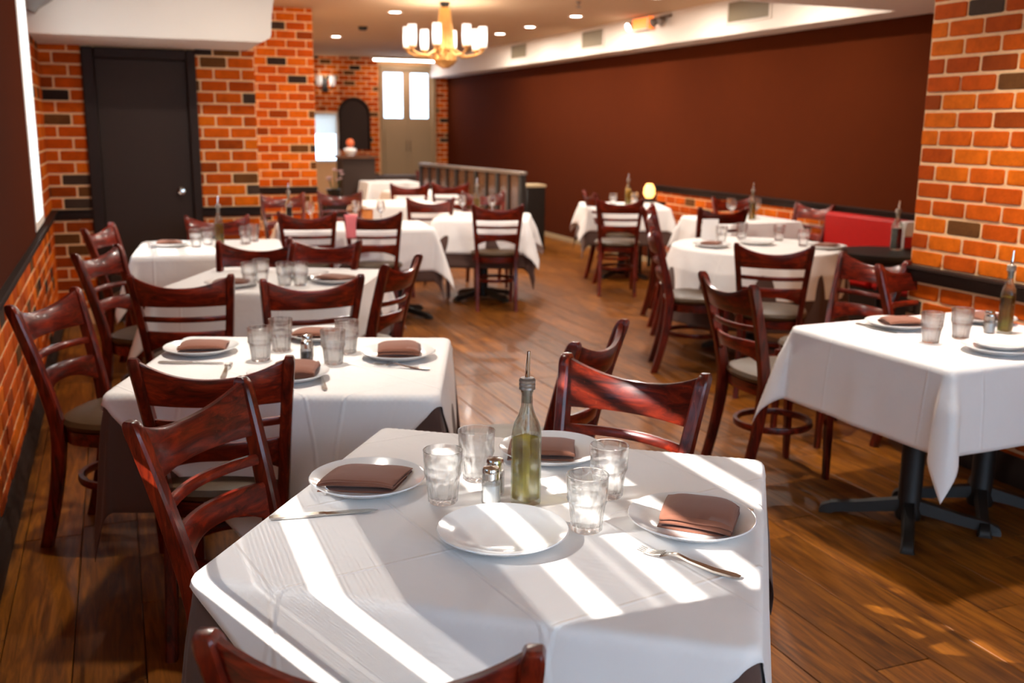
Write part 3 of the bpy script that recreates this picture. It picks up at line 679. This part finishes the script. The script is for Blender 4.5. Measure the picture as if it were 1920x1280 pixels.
def drape(hw, hd, shape, pts_fn, nu, nv, z, r0, fold, seed, flare=.03, nf=5, ck=.3):
    """cloth grid: pts_fn(i,j)->flat (x,y) in table frame; points past the edge fall"""
    rnd = random.Random(seed); ph = [rnd.uniform(0, 6.28) for _ in range(6)]
    cr = .02 if shape == 'rect' else 0
    vs = []
    for i in range(nu+1):
        for j in range(nv+1):
            px, py = pts_fn(i/nu, j/nv)
            if shape == 'rect':
                qx = max(-hw+cr, min(hw-cr, px)); qy = max(-hd+cr, min(hd-cr, py)); dx, dy = px-qx, py-qy; L = math.hypot(dx, dy)
                d = L-cr if (dx and dy) else max(abs(px)-hw, abs(py)-hd)
                if d <= 0: vs.append((px, py, z)); continue
                nx, ny = (dx/L, dy/L)
                ex, ey = (qx+nx*cr, qy+ny*cr)
                s = math.atan2(py/hd, px/hw); cz = 2*abs(nx*ny)
            else:
                L = math.hypot(px, py); d = L-hw
                if d <= 0: vs.append((px, py, z)); continue
                nx, ny = px/L, py/L; ex, ey = nx*hw, ny*hw; s = math.atan2(ny, nx); cz = .0
            arc = r0*math.pi/2
            if d < arc:
                a = d/r0; off = r0*math.sin(a); dz = r0*(1-math.cos(a))
            else:
                h = d-arc; off = r0; dz = r0+h
                w = min(1, h/.12)
                off += flare*h/.4 + fold*w*(math.sin(s*nf*2+ph[0])*.6+math.sin(s*nf*3.7+ph[1])*.4)*min(1, h/.3)*.5 + fold*w*.5
                if cz > 0: off += cz*(ck*h) + .35*fold*cz*math.sin(7*math.atan2(ny, nx)+ph[2])*w
                # a little sideways gather
                tx, ty = -ny, nx; g = fold*.35*math.sin(s*nf*3+ph[3])*w; ex += tx*g; ey += ty*g
            vs.append((ex+nx*off, ey+ny*off, z-dz))
    fs = []
    for i in range(nu):
        for j in range(nv):
            a = i*(nv+1)+j; fs.append((a, a+1, a+nv+2, a+nv+1))
    return MB().add(vs, fs)
def cloth(name, me, x, y, rot, label, thick=.0016, group='table linen'):
    o = tag(put(name, me, None, (x, y, 0), rot), label, 'tablecloth', group)
    m = o.modifiers.new('thickness', 'SOLIDIFY'); m.thickness = thick; m.offset = -1
    return o
def cover(x, y, w, d, rot, nick, ck=.3, under=.36, over=None, over_size=1.4, shape='rect', seed=1, nf=5, fold=.02, n=60):
    hw, hd = w/2, d/2
    if under:
        if shape == 'rect': fn = lambda u, v: ((u*2-1)*(hw+under), (v*2-1)*(hd+under))
        else: fn = lambda u, v: (v*(hw+under)*math.cos(2*math.pi*u), v*(hw+under)*math.sin(2*math.pi*u))
        cloth('under_cloth', drape(hw, hd, shape, fn, n, n, TOPZ+.003, .008, fold*.8, seed+50, nf=nf, ck=.07).mesh('under_cloth', M_BCLOTH, 60), x, y, rot, 'brown under-cloth beneath the white cloth of '+nick)
    if over == 'diamond':
        S = over_size/2; c = math.sqrt(.5)
        fn = lambda u, v: (((u*2-1)*S)*c-((v*2-1)*S)*c, ((u*2-1)*S)*c+((v*2-1)*S)*c)
    elif over == 'square': fn = lambda u, v: ((u*2-1)*(hw+over_size), (v*2-1)*(hd+over_size))
    elif over == 'round': fn = lambda u, v: (v*(hw+over_size)*math.cos(2*math.pi*u), v*(hw+over_size)*math.sin(2*math.pi*u))
    if over:
        cloth('tablecloth', drape(hw, hd, shape, fn, n, n, TOPZ+.0072, .0135, fold, seed, nf=nf, ck=ck).mesh('tablecloth', M_LINEND if over == 'diamond' else M_LINEN, 60), x, y, rot, 'white linen tablecloth on '+nick)
TZ = TOPZ+.0078
NICK = {'T1': 'the sunlit front table', 'T2': 'the second left table', 'T3': 'the third left table', 'T4': 'the sun-dappled table near the dark door', 'T5': 'the right-hand table by the brick wall',
        'T6': 'the round table', 'T7': 'the small square table before the partition', 'T8': 'the long back table', 'T9': 'the narrow table behind the long back table', 'T10': 'the table by the brown wall',
        'T11': 'the wall-side table beyond the round table', 'T12': 'the far table near the host stand', 'T13': 'the far table beside the partition'}
def setup(key, x, y, w, d, rot, shape='rect', cols=((0, 0),), **kw):
    table(x, y, w, d, R(rot), 'pedestal of '+NICK[key] if False else 'pedestal table under white linen, '+NICK[key][4:], shape, cols)
    cover(x, y, w, d, R(rot), NICK[key], shape=shape, **kw)
setup('T1', .7545, 1.854, .98, .94, -35.5, over='diamond', over_size=1.40, under=.30, seed=3, n=110, fold=.014, nf=3)
setup('T2', .535, 3.36, .99, .84, -20, over='diamond', over_size=1.36, under=.36, seed=5, n=90, fold=.02, nf=3)
setup('T3', .75, 5.3, .95, .9, -26, over='square', over_size=.26, under=.36, seed=8, fold=.018)
setup('T4', .55, 6.85, .9, .85, -6, over='square', over_size=.28, under=None, seed=9)
setup('T5', 3.06, 2.965, .93, .82, 2.5, over='square', over_size=.31, under=None, seed=21, cols=((-.16, 0), (.24, 0)), ck=.2, n=90, fold=.018, nf=4)
setup('T6', 4.15, 5.88, 1.15, 1.15, 0, shape='round', over='round', over_size=.3, under=.5, seed=14, nf=5, fold=.05, n=90)
setup('T7', 3.1, 8.62, .82, .82, -24, over='square', over_size=.3, under=.42, seed=15, fold=.03)
setup('T8', 1.78, 8.06, 1.2, .7, -6, over='square', over_size=.34, under=.42, seed=16, cols=((-.35, 0), (.35, 0)))
setup('T9', 2.75, 10.4, .8, .8, 0, over='square', over_size=.4, under=None, seed=17)
setup('T10', 5.0, 9.5, .85, .85, -20, over='square', over_size=.24, under=.38, seed=18)
setup('T11', 5.3, 7.78, .75, .8, 0, over='square', over_size=.25, under=.4, seed=19)
setup('T12', 3.75, 14.6, .75, .75, 0, over='square', over_size=.4, under=None, seed=20)
setup('T13', 3.5, 12.1, .75, .75, 0, over='square', over_size=.25, under=None, seed=22)

# ------------------------------------------------------------------ tableware
PLATE = [(None, MB().lathe([(.001, .004), (.06, .004), (.072, .0), (.078, .002), (.11, .012), (.127, .0225), (.13, .0245), (.1285, .0265), (.126, .026), (.106, .0165), (.08, .0105), (.05, .0095), (.001, .0095)], 56).mesh('plate', M_CHINA, 60), (0, 0, 0), [])]
def tumbler_mesh():
    fl_ = lambda a, z: (.945+.075*abs(math.cos(5*a))) if .002 < z < .058 else 1
    out = [(.001, .001), (.028, .001), (.0315, .004), (.0325, .02), (.035, .045), (.0365, .057), (.040, .064), (.0415, .07), (.0405, .074), (.0425, .115), (.0428, .1185), (.0415, .1195), (.0400, .1185), (.0395, .1), (.037, .068), (.0325, .05), (.0285, .02), (.026, .014), (.001, .013)]
    return MB().lathe(out, 60, mod=fl_).mesh('tumbler', M_GLASS, 50)
TUMBLER = [(None, tumbler_mesh(), (0, 0, 0), [])]
def napkin_mesh(layers=4, w=.15, l=.115, sk=.0, seed=0, h=.0085):
    """a serpentine fold: one length of cloth bent back on itself, the layers slightly askew and sagging"""
    rnd = random.Random(seed); th = .0019; path = []
    rot = [rnd.uniform(-.05, .05)*(k+.5)/layers*2 for k in range(layers)]; ox = [rnd.uniform(-.004, .004) for _ in range(layers)]
    for k in range(layers):
        z = .003+k*h*(1-.04*k); a, b = (-l/2, l/2) if k % 2 == 0 else (l/2, -l/2)
        ins = rnd.uniform(0, .012)*(1 if k < layers-1 else .1); s = 1 if b > a else -1; n = 8
        for i in range(n+1):
            t = i/n; path.append((a+(b-s*ins-a)*t, z+.003*math.sin(t*math.pi)*(k/layers), k))
        if k < layers-1:
            for q in (25, 60, 90, 120, 155):
                path.append((b-s*ins+s*h*.55*math.sin(R(q)), z+h/2-h/2*math.cos(R(q)), k+.5))
    L = []; Rr = []
    for i, (y, z, k) in enumerate(path):
        y0, z0, _ = path[max(0, i-1)]; y1, z1, _ = path[min(len(path)-1, i+1)]; d = math.hypot(y1-y0, z1-z0) or 1
        ny, nz = -(z1-z0)/d*th, (y1-y0)/d*th; L.append((y+ny, z+nz, k)); Rr.append((y-ny, z-nz, k))
    prof = L+Rr[::-1]; secs = []; m = 14
    for i in range(m+1):
        t = i/m; x = (t-.5)*w; row = []
        for y, z, k in prof:
            k0 = min(layers-1, int(k)); k1 = min(layers-1, k0+1); f = k-k0
            ro = rot[k0]*(1-f)+rot[k1]*f; oo = ox[k0]*(1-f)+ox[k1]*f
            sag = 1-.30*(2*t-1)**4-.22*(2*y/l)**4*(k/layers)+.06*math.sin(4*t+seed+9*y)
            row.append((x+sk*y+oo+y*ro, y-x*ro+.003*math.sin(t*5+seed+k), max(.0008, z*max(.55, sag))))
        secs.append(row)
    return MB().sweep(secs).mesh('napkin', M_NAP, 70)
NAPS = [napkin_mesh(3, .165, .125, .22, 1, .0125), napkin_mesh(5, .145, .13, -.1, 4, .0105), napkin_mesh(3, .16, .115, .08, 7, .0135)]
def fork_mesh():
    mb = MB(); secs = []
    prof = [(0, .0055, .0015), (.012, .009, .002), (.05, .0085, .002), (.1, .005, .002), (.125, .004, .0022), (.14, .006, .002), (.155, .012, .0014)]
    zof = lambda y: .003+.012*math.exp(-((y-.125)/.03)**2)
    for y, w, t in prof: secs.append([(-w, y, zof(y)-t), (w, y, zof(y)-t), (w*.9, y, zof(y)+t), (-w*.9, y, zof(y)+t)])
    mb.sweep(secs)
    for k in range(4):
        x = -.0095+k*.00633; secs = []
        for y, w in ((.153, .0019), (.17, .0017), (.19, .0015), (.203, .0007)):
            z = .0068-.002*((y-.153)/.05)+.006*((y-.18)/.03)**2; secs.append([(x-w, y, z-.001), (x+w, y, z-.001), (x+w, y, z+.001), (x-w, y, z+.001)])
        mb.sweep(secs)
    return mb.mesh('fork', M_STEEL)
def knife_mesh():
    mb = MB(); secs = []
    for y, w, t in ((0, .005, .002), (.01, .008, .003), (.06, .0085, .0032), (.1, .0065, .003), (.112, .0055, .003), (.116, .008, .0012), (.17, .009, .0011), (.205, .0075, .001), (.222, .002, .0006)):
        sh = .0 if y < .113 else -.002
        secs.append([(-w, y, .0035-t), (w+sh, y, .0035-t*.7), (w+sh, y, .0035+t*.7), (-w, y, .0035+t)])
    return mb.sweep(secs).mesh('knife', M_STEEL)
FORK = [(None, fork_mesh(), (0, 0, 0), [])]; KNIFE = [(None, knife_mesh(), (0, 0, 0), [])]
def sqsec(r, z, p, n=32):
    o = []
    for k in range(n):
        a = 2*math.pi*k/n+math.pi/4; c, s = math.cos(a), math.sin(a); q = (abs(c)**p+abs(s)**p)**(-1/p); o.append((r*q*c, r*q*s, z))
    return o
def bottle_template(liquid, h=1.0):
    prof = [(.0275, 0, 9), (.0285, .004, 9), (.0285, .15, 8), (.0285, .165, 6), (.026, .182, 4), (.019, .2, 2.6), (.0145, .218, 2), (.0135, .245, 2), (.0155, .248, 2), (.0155, .254, 2)]
    inn = [(.0125, .254, 2), (.011, .245, 2), (.012, .218, 2), (.0165, .199, 2.6), (.0235, .181, 4), (.026, .165, 6), (.026, .15, 8), (.0258, .012, 8), (.02, .009, 6)]
    mb = MB(); mb.sweep([sqsec(r, z, p) for r, z, p in prof]+[sqsec(r, z, p) for r, z, p in inn]); body = mb.mesh('glass_body', M_BGLASS, 50)
    lq = MB(); lz = .148; lq.sweep([sqsec(.02, .0095, 6), sqsec(.0252, .0125, 8), sqsec(.0254, .08, 8), sqsec(.0254, lz, 8)])
    lm = lq.mesh('contents', liquid)
    for q in (body, lm): q.transform(Matrix.Diagonal((.87, .87, 1, 1)))
    cork = MB().lathe([(.001, .225), (.009, .225), (.0105, .254), (.0175, .2545), (.0175, .259), (.016, .261), (.0175, .263), (.0175, .267), (.016, .269), (.0175, .271), (.0175, .275), (.014, .279), (.001, .28)], 20).mesh('stopper', M_GREY)
    sp_ = MB().tube([(0, 0, .2), (0, 0, .277), (.001, 0, .3), (.004, 0, .335)], [.003, .0055, .005, .0038], 10).mesh('pour_spout', M_CHROME)
    return [('glass_body', body, (0, 0, 0), []), ('contents', lm, (0, 0, 0), []), ('stopper', cork, (0, 0, 0), [('pour_spout', sp_, (0, 0, 0))])]
OILB = bottle_template(M_OIL); VINB = bottle_template(M_VIN)
def shaker_template(fill):
    body = MB(); n = 32; m8 = lambda a, z: 1+.03*math.cos(8*a)
    body.lathe([(.001, .001), (.019, .001), (.0205, .004), (.0205, .05), (.0185, .058), (.0165, .06), (.0165, .066), (.0145, .066), (.0145, .06), (.017, .055), (.0178, .006), (.001, .005)], n, mod=m8)
    f = MB().lathe([(.001, .0055), (.0165, .0065), (.0165, .042), (.001, .044)], 20)
    cap = MB().lathe([(.0168, .056), (.019, .056), (.0195, .06), (.019, .064), (.0195, .068), (.0195, .076), (.017, .081), (.001, .084), (.001, .08), (.0168, .075)], 24)
    return [('glass_body', body.mesh('glass_body', M_GLASS, 50), (0, 0, 0), []), ('contents', f.mesh('contents', fill), (0, 0, 0), []), ('metal_cap', cap.mesh('metal_cap', M_STEEL), (0, 0, 0), [])]
SALT = shaker_template(M_SALT); PEPPER = shaker_template(M_PEPPER)
WINE = [(None, MB().lathe([(.001, .001), (.033, .001), (.033, .003), (.006, .006), (.004, .015), (.004, .075), (.012, .085), (.032, .105), (.038, .13), (.036, .16), (.032, .185), (.0308, .185), (.0345, .16), (.0365, .13), (.0305, .107), (.011, .088), (.001, .085)], 28).mesh('wine_glass', M_GLASS, 60), (0, 0, 0), [])]
def plate(x, y, lb): return stamp(PLATE, 'dinner_plate', 'white '+lb, 'plate', (x, y, TZ), 0, 'white dinner plates')
def napkin(x, y, rz, lb, k=0, z=.0100): return tag(put('napkin', NAPS[k % 3], None, (x, y, TZ+z), R(rz)), 'folded brown napkin '+lb, 'napkin', 'folded brown napkins')
def tumbler(x, y, lb): return stamp(TUMBLER, 'water_tumbler', 'clear '+lb, 'glass', (x, y, TZ), random.uniform(0, 3), 'clear water tumblers')
def cut(tpl, name, x0, y0, x1, y1, lb):
    """handle end at (x0,y0), pointing to (x1,y1)"""
    return stamp(tpl, name, lb, name, (x0, y0, TZ+.0006), math.atan2(y1-y0, x1-x0)-math.pi/2, 'table cutlery')
def wine(x, y, lb): return stamp(WINE, 'wine_glass', lb, 'wine glass', (x, y, TZ), 0, 'wine glasses on the back tables')
f1 = 'on the sunlit front table'
# sunlit front table
plate(.48, 2.095, 'plate with napkin at the left of the sunlit front table'); napkin(.475, 2.09, -22, 'on the left plate of the sunlit front table', 0)
plate(.66, 1.715, 'empty plate nearest camera on the sunlit front table')
plate(1.045, 1.645, 'plate with napkin at the right of the sunlit front table'); napkin(1.06, 1.64, -48, 'with a sun streak on the right plate', 1)
plate(.955, 2.15, 'plate with napkin behind the oil bottle, front table'); napkin(.93, 2.15, -20, 'behind the oil bottle', 2)
tumbler(.61, 1.945, 'tumbler left of the shakers, front row left, on the sunlit front table'); tumbler(.725, 2.055, 'tumbler behind the shakers on the sunlit front table')
tumbler(.835, 1.70, 'tumbler right beside the empty plate on the sunlit front table'); tumbler(.962, 1.855, 'tumbler rear right on the sunlit front table')
stamp(SALT, 'salt_shaker', 'glass shaker with metal cap nearest the empty plate', 'shaker', (.705, 1.905, TZ), .2, 'glass shakers'); stamp(PEPPER, 'pepper_shaker', 'glass shaker half hidden behind another beside the oil bottle', 'shaker', (.733, 1.955, TZ), .5, 'glass shakers')
stamp(OILB, 'oil_bottle', 'square oil bottle with steel pour spout on the sunlit front table', 'bottle', (.776, 1.88, TZ), R(24), 'oil bottles')
cut(KNIFE, 'knife', .245, 1.972, .5, 1.935, 'steel knife left of the napkin plate on the sunlit front table')
cut(FORK, 'fork', 1.0, 1.402, .87, 1.59, 'steel fork in the sun at right of the sunlit front table')
cut(KNIFE, 'knife', 1.21, 1.665, 1.01, 1.805, 'steel knife behind the right napkin plate of the front table')
# second left table
plate(.24, 3.62, 'plate with napkin at the left of the second left table'); napkin(.25, 3.62, -10, 'on the left plate of the second left table', 2)
plate(.88, 3.32, 'plate with napkin at the right of the second left table'); napkin(.885, 3.33, -25, 'on the right plate of the second left table', 1)
plate(.69, 3.72, 'plate on the far side of the second left table'); napkin(.67, 3.72, -15, 'on the far plate of the second left table', 0)
plate(.47, 3.14, 'plate behind the mahogany chair on second left table'); napkin(.49, 3.14, 70, 'half hidden behind the mahogany chair back', 1)
for x, y, lb in ((.42, 3.42, 'leftmost'), (.51, 3.55, 'rear left'), (.645, 3.29, 'front right'), (.725, 3.44, 'rear right')): tumbler(x, y, 'tumbler, '+lb+' of the four on the second left table')
stamp(PEPPER, 'pepper_shaker', 'pepper shaker among the tumblers of the second left table', 'shaker', (.56, 3.32, TZ), 0, 'glass shakers'); stamp(SALT, 'salt_shaker', 'salt shaker behind the pepper of the second left table', 'shaker', (.58, 3.42, TZ), 0, 'glass shakers')
cut(KNIFE, 'knife', .09, 3.49, .3, 3.41, 'knife at the left edge of the second left table')
cut(FORK, 'fork', .27, 3.19, .315, 3.4, 'fork tines showing above the mahogany chair back'); cut(FORK, 'fork', .55, 2.95, .575, 3.16, 'dark fork near the near edge of the second left table')
cut(FORK, 'fork', .93, 3.1, .75, 3.24, 'fork beside the right plate of the second left table')
# third left table
for x, y, lb in ((.59, 5.1, 'leftmost'), (.755, 5.05, 'middle'), (.83, 5.03, 'rightmost'), (.66, 5.2, 'rear')): tumbler(x, y, 'tumbler, '+lb+' of the four on the third left table')
plate(.5, 5.12, 'plate on the third left table between two chair backs'); napkin(.5, 5.1, -15, 'on the left plate of the third left table', 2)
plate(.9, 5.32, 'plate at the rear of the third left table'); plate(1.02, 5.1, 'plate with napkin at the right of the third left table'); napkin(1.02, 5.1, -40, 'at the right end of the third left table', 0)
stamp(SALT, 'salt_shaker', 'salt shaker on the third left table', 'shaker', (.78, 5.2, TZ), 0, 'glass shakers')
# sun-dappled table
for x, y, lb in ((.46, 6.84, 'left of the oil bottle'), (.54, 6.95, 'behind the oil bottle'), (.79, 6.95, 'nearer of the right pair'), (.86, 7.1, 'farther of the right pair')): tumbler(x, y, 'tumbler '+lb+' on the sun-dappled table')
stamp(OILB, 'oil_bottle', 'tall oil bottle on the sun-dappled table', 'bottle', (.61, 6.86, TZ), .3, 'oil bottles')
plate(.3, 6.97, 'plate with napkin on the sun-dappled table'); napkin(.3, 6.97, 0, 'on the sun-dappled table', 2)
# right-hand table
plate(2.97, 3.19, 'plate with napkin at the far side of the right-hand table'); napkin(3.0, 3.19, -15, 'on the right-hand table by the brick wall', 2)
plate(2.99, 2.69, 'plate stacked with another at the near side of right-hand table'); 
o = stamp(PLATE, 'dinner_plate', 'white smaller plate lying on another on the right-hand table', 'plate', (3.02, 2.71, TZ+.0098), 0, 'white dinner plates'); o.scale = (.72, .72, .8)
plate(3.42, 3.17, 'plate behind the oil bottle on the right-hand table'); napkin(3.42, 3.17, 10, 'dark, behind the oil bottle of the right-hand table', 0)
tumbler(2.87, 2.9, 'tumbler nearer the camera on the right-hand table'); tumbler(3.05, 2.93, 'tumbler beside the shakers on the right-hand table')
stamp(OILB, 'oil_bottle', 'oil bottle against the brick wall on the right-hand table', 'bottle', (3.3, 2.95, TZ), .4, 'oil bottles')
stamp(SALT, 'salt_shaker', 'white salt shaker left of the oil bottle on the right-hand table', 'shaker', (3.24, 2.97, TZ), 0, 'glass shakers'); stamp(PEPPER, 'pepper_shaker', 'pepper shaker next to the oil bottle on right-hand table', 'shaker', (3.3, 3.03, TZ), 0, 'glass shakers')
cut(KNIFE, 'knife', 2.85, 3.3, 2.87, 3.08, 'knife left of the napkin plate on the right-hand table')
# round table
for x, y, lb in ((4.02, 6.12, 'left'), (4.3, 6.28, 'rear'), (4.5, 6.1, 'right'), (4.45, 5.75, 'near right')): tumbler(x, y, 'tumbler at the '+lb+' of the round table')
plate(3.8, 5.9, 'plate with napkin at the left of the round table'); napkin(3.8, 5.9, 40, 'on the left plate of the round table', 2)
plate(4.2, 5.95, 'plate in the middle of the round table'); plate(4.52, 5.58, 'plate with dark napkin at right of the round table'); napkin(4.52, 5.58, 20, 'at the right of the round table', 0)
mc = tag(put('menu_card', MB().add([(-.06, -.03, 0), (.06, -.03, 0), (.06, 0, .15), (-.06, 0, .15), (-.06, .03, 0), (.06, .03, 0), (-.057, -.026, 0), (.057, -.026, 0), (.057, 0, .144), (-.057, 0, .144), (-.057, .026, 0), (.057, .026, 0)], [(0,1,2,3),(3,2,5,4),(7,6,9,8),(8,9,10,11),(0,6,7,1),(4,5,11,10),(0,3,9,6),(3,4,10,9),(1,7,8,2),(2,8,11,5)]).mesh('menu_card', M_LINEN), None, (4.05, 6.32, TZ), R(-20)), 'white folded card standing at the back of the round table', 'card')
# back tables
for x, y, lb in ((2.93, 8.72, 'left wine glass'), (3.2, 8.66, 'right wine glass')): wine(x, y, lb+' on the small square table')
for x, y, lb in ((1.46, 8.25, 'wine glass furthest left'), (1.84, 8.25, 'wine glass in the middle'), (2.04, 8.2, 'wine glass furthest right')): wine(x, y, lb+' on the long back table')
cu = MB().lathe([(.001, 0), (.04, 0), (.045, .01), (.05, .11), (.047, .11), (.042, .012), (.001, .008)], 20)
tag(put('copper_cup', cu.mesh('copper_cup', M_COPPER), None, (1.94, 8.26, TZ)), 'copper cup between wine glasses on the long back table', 'cup')
stamp(VINB, 'vinegar_bottle', 'dark bottle at the left end of the long back table', 'bottle', (1.28, 8.2, TZ), 0, 'oil bottles')
stamp(OILB, 'oil_bottle', 'oil bottle on the small square table', 'bottle', (3.1, 8.8, TZ), .2, 'oil bottles')
stamp(OILB, 'oil_bottle', 'oil bottle on the table by the brown wall', 'bottle', (5.05, 9.5, TZ), .2, 'oil bottles')
for x, y, lb in ((4.9, 9.55, 'left'), (5.18, 9.6, 'middle'), (5.25, 9.75, 'right')): tumbler(x, y, 'tumbler, '+lb+' of three on the table by the brown wall')
stamp(OILB, 'oil_bottle', 'oil bottle on the wall-side table beyond the round table', 'bottle', (5.3, 7.6, TZ), .2, 'oil bottles')
for x, y, lb in ((5.12, 7.65, 'left'), (5.2, 7.8, 'rear left'), (5.42, 7.7, 'right'), (5.5, 7.85, 'rear right')): wine(x, y, 'wine glass at '+lb+' of the wall-side table beyond the round table')
cl = tag(empty('candle_lamp', (5.5, 9.85, TZ)), 'glowing amber candle lamp by the brown wall', 'lamp')
put('glass_globe', MB().lathe([(.001, .04), (.04, .045), (.065, .09), (.06, .15), (.04, .19), (.03, .2), (.001, .2)], 20).mesh('glass_globe', M_CANDLE), cl); put('base', MB().lathe([(.001, 0), (.045, 0), (.045, .02), (.03, .04), (.001, .04)], 18).mesh('base', M_IRON), cl)
stl = tag(empty('side_stand', (5.5, 9.9, 0)), 'dark slim stand holding the candle lamp', 'stand')
put('stand_top', boxm('stand_top', M_TRIM, (-.16, .16, -.16, .16, TZ-.022, TZ-.0003), bev=.004), stl)
for sx in (-.13, .13):
    for sy in (-.13, .13): put('leg', boxm('leg', M_TRIM, (sx-.015, sx+.015, sy-.015, sy+.015, 0, TZ-.022)), stl)
# pink cloth hung over the chair back
pk = drape(.02, .05, 'rect', lambda u, v: ((u*2-1)*.2, (v*2-1)*.05), 24, 6, .0, .012, .01, 3, flare=.01)
o = tag(put('pink_scarf', pk.mesh('pink_scarf', M_PINK, 60), None, (1.627, 7.469, .894), R(75)), 'coral pink cloth hanging over a chair back', 'cloth')
m = o.modifiers.new('thickness', 'SOLIDIFY'); m.thickness = .004

# ------------------------------------------------------------------ bench, partition, host stand, small things
bn = tag(empty('wall_bench', (XR, 0, 0)), 'red upholstered wall bench under the brown wall', 'bench')
for i, (y0, y1) in enumerate(((4.0, 5.03), (5.04, 6.06), (6.07, 7.1))):
    put('back_cushion', boxm('back_cushion', M_RED, (-.16, -.055, y0, y1, .47, .87), bev=.025), bn)
    put('seat_cushion', boxm('seat_cushion', M_RED, (-.52, -.17, y0, y1, .36, .46), bev=.03), bn)
put('base', boxm('base', M_TRIM, (-.48, -.055, 4.0, 7.1, 0, .355)), bn)
bt = tag(empty('side_table', (4.86, 5.38, 0)), 'small black round table beside the brick corner', 'table')
put('table_top', MB().lathe([(.001, .66), (.25, .66), (.3, .69), (.32, .73), (.32, .75), (.001, .755)], 36).mesh('table_top', M_BLACK), bt)
c = put('column', PCOL, bt); c.scale = (1, 1, .92)
for _, fm_ in PFEET: put('foot', fm_, c)
stamp(VINB, 'vinegar_bottle', 'dark vinegar bottle with spout on the small black table', 'bottle', (4.95, 5.4, .7555), .2, 'oil bottles').scale = (1.2, 1.2, 1.0)
nd = tag(empty('napkin_holder', (5.06, 5.42, .7555)), 'upright white paper napkins in a holder on small black table', 'napkin holder')
put('paper_napkins', boxm('paper_napkins', M_LINEN, (-.05, .05, -.035, .035, .012, .19), bev=.006), nd); put('holder', boxm('holder', M_STEEL, (-.056, .056, -.041, .041, 0, .012), (-.056, .056, .037, .041, .012, .09), (-.056, .056, -.041, -.037, .012, .09)), nd)
pt = tag(empty('partition', (4.22, 12.35, 0), R(7)), 'low black partition with amber panels and a grey top rail', 'partition')
put('top_rail', boxm('top_rail', M_GREY, (-.05, .05, -1.5, 1.5, 1.01, 1.05), bev=.006), pt)
put('bottom_rail', boxm('bottom_rail', M_BLACK, (-.04, .04, -1.48, 1.48, 0.0, .1), bev=.006), pt)
for i in range(6):
    y = -1.46+i*.584; put('post', boxm('post', M_BLACK, (-.035, .035, y-.035, y+.035, .1, 1.01), bev=.004), pt)
    if i < 5:
        p = put('panel', boxm('panel', M_AMBER, (-.012, .012, y+.035, y+.549, .1, 1.01)), pt)
        put('mullion', boxm('mullion', M_BLACK, (-.03, .03, y+.27, y+.31, .1, 1.01)), p)
b2 = tag(empty('waste_bin', (5.0, 12.05, 0)), 'black box bin with a tan lid beside the partition', 'bin')
put('body', boxm('body', M_BLACK, (-.13, .13, -.15, .15, 0, .8), bev=.01), b2); put('lid', boxm('lid', M_CREAM, (-.14, .14, -.16, .16, .8, .84), bev=.008), b2)
hs = tag(empty('host_stand', (3.36, 15.0, 0)), 'dark brown host stand before the arched panel', 'host stand')
put('body', boxm('body', M_DOOR, (-.25, .25, -.2, .2, 0, 1.08), bev=.006), hs); put('desk_top', boxm('desk_top', M_AMBER, (-.29, .29, -.24, .24, 1.08, 1.12), bev=.006), hs)
put('side_counter', boxm('side_counter', M_DOOR, (.251, .95, -.12, .2, 0, .82), bev=.006), hs)
vs_ = tag(empty('ornament', (3.26, 14.9, 1.12)), 'round orange ornament above a white bowl on the host stand', 'ornament')
put('bowl', MB().lathe([(.001, 0), (.05, 0), (.06, .01), (.095, .07), (.09, .1), (.05, .115), (.001, .12)], 20).mesh('bowl', M_CHINA), vs_); put('ball', MB().lathe([(.001, .12), (.03, .125), (.055, .15), (.062, .185), (.05, .22), (.025, .24), (.001, .245)], 18).mesh('ball', M_ORANGE), vs_)
fp = tag(empty('flower_pot', (2.9, 14.4, 0)), 'pale pink flowers in a dark pot beside the brick pier', 'potted flowers')
put('pot_stand', boxm('pot_stand', M_TRIM, (-.15, .15, -.15, .15, 0, .5), bev=.006), fp)
put('pot', MB().lathe([(.001, .5), (.07, .5), (.11, .64), (.115, .66), (.1, .66), (.001, .64)], 20).mesh('pot', M_BLACK), fp)
rf = random.Random(4)
for i in range(11):
    x, y, z = rf.uniform(-.13, .13), rf.uniform(-.1, .1), rf.uniform(.74, .95)
    s = put('stem', MB().tube([(x*.2, y*.2, .64), (x*.6, y*.6, .7), (x, y, z)], .004, 5).mesh('stem', M_LEAF), fp)
    fb = MB()
    for k in range(5):
        a = k*1.2566; c_, s_ = math.cos(a), math.sin(a)
        fb.add([(x, y, z), (x+.03*c_-.018*s_, y+.03*s_+.018*c_, z+.012), (x+.052*c_, y+.052*s_, z+.02), (x+.03*c_+.018*s_, y+.03*s_-.018*c_, z+.012), (x, y, z-.006)], [(0,1,2,3), (4,3,2), (4,2,1), (4,1,0), (4,0,3)])
    put('blossom', fb.mesh('blossom', M_PETAL), s)
sc_ = tag(empty('wall_sconce', (3.55, YF, 2.25)), 'wall sconce with two small lamps beside the brick pier', 'wall lamp')
put('back_plate', boxm('back_plate', M_IRON, (-.05, .05, -.03, -.005, -.12, .12), bev=.006), sc_)
for s in (-1, 1):
    a = put('arm', MB().tube([(0, -.03, -.05), (s*.08, -.1, -.08), (s*.12, -.1, -.02)], .01, 8).mesh('arm', M_IRON), sc_)
    put('lamp_shade', MB().lathe([(.03, -.02), (.05, .0), (.055, .16), (.05, .16), (.045, .005), (.03, -.012)], 14, s*.12, -.1).mesh('lamp_shade', M_FROST), a)
light('POINT', (0, -.15, .1), 2, LAMP, .08, sc_)
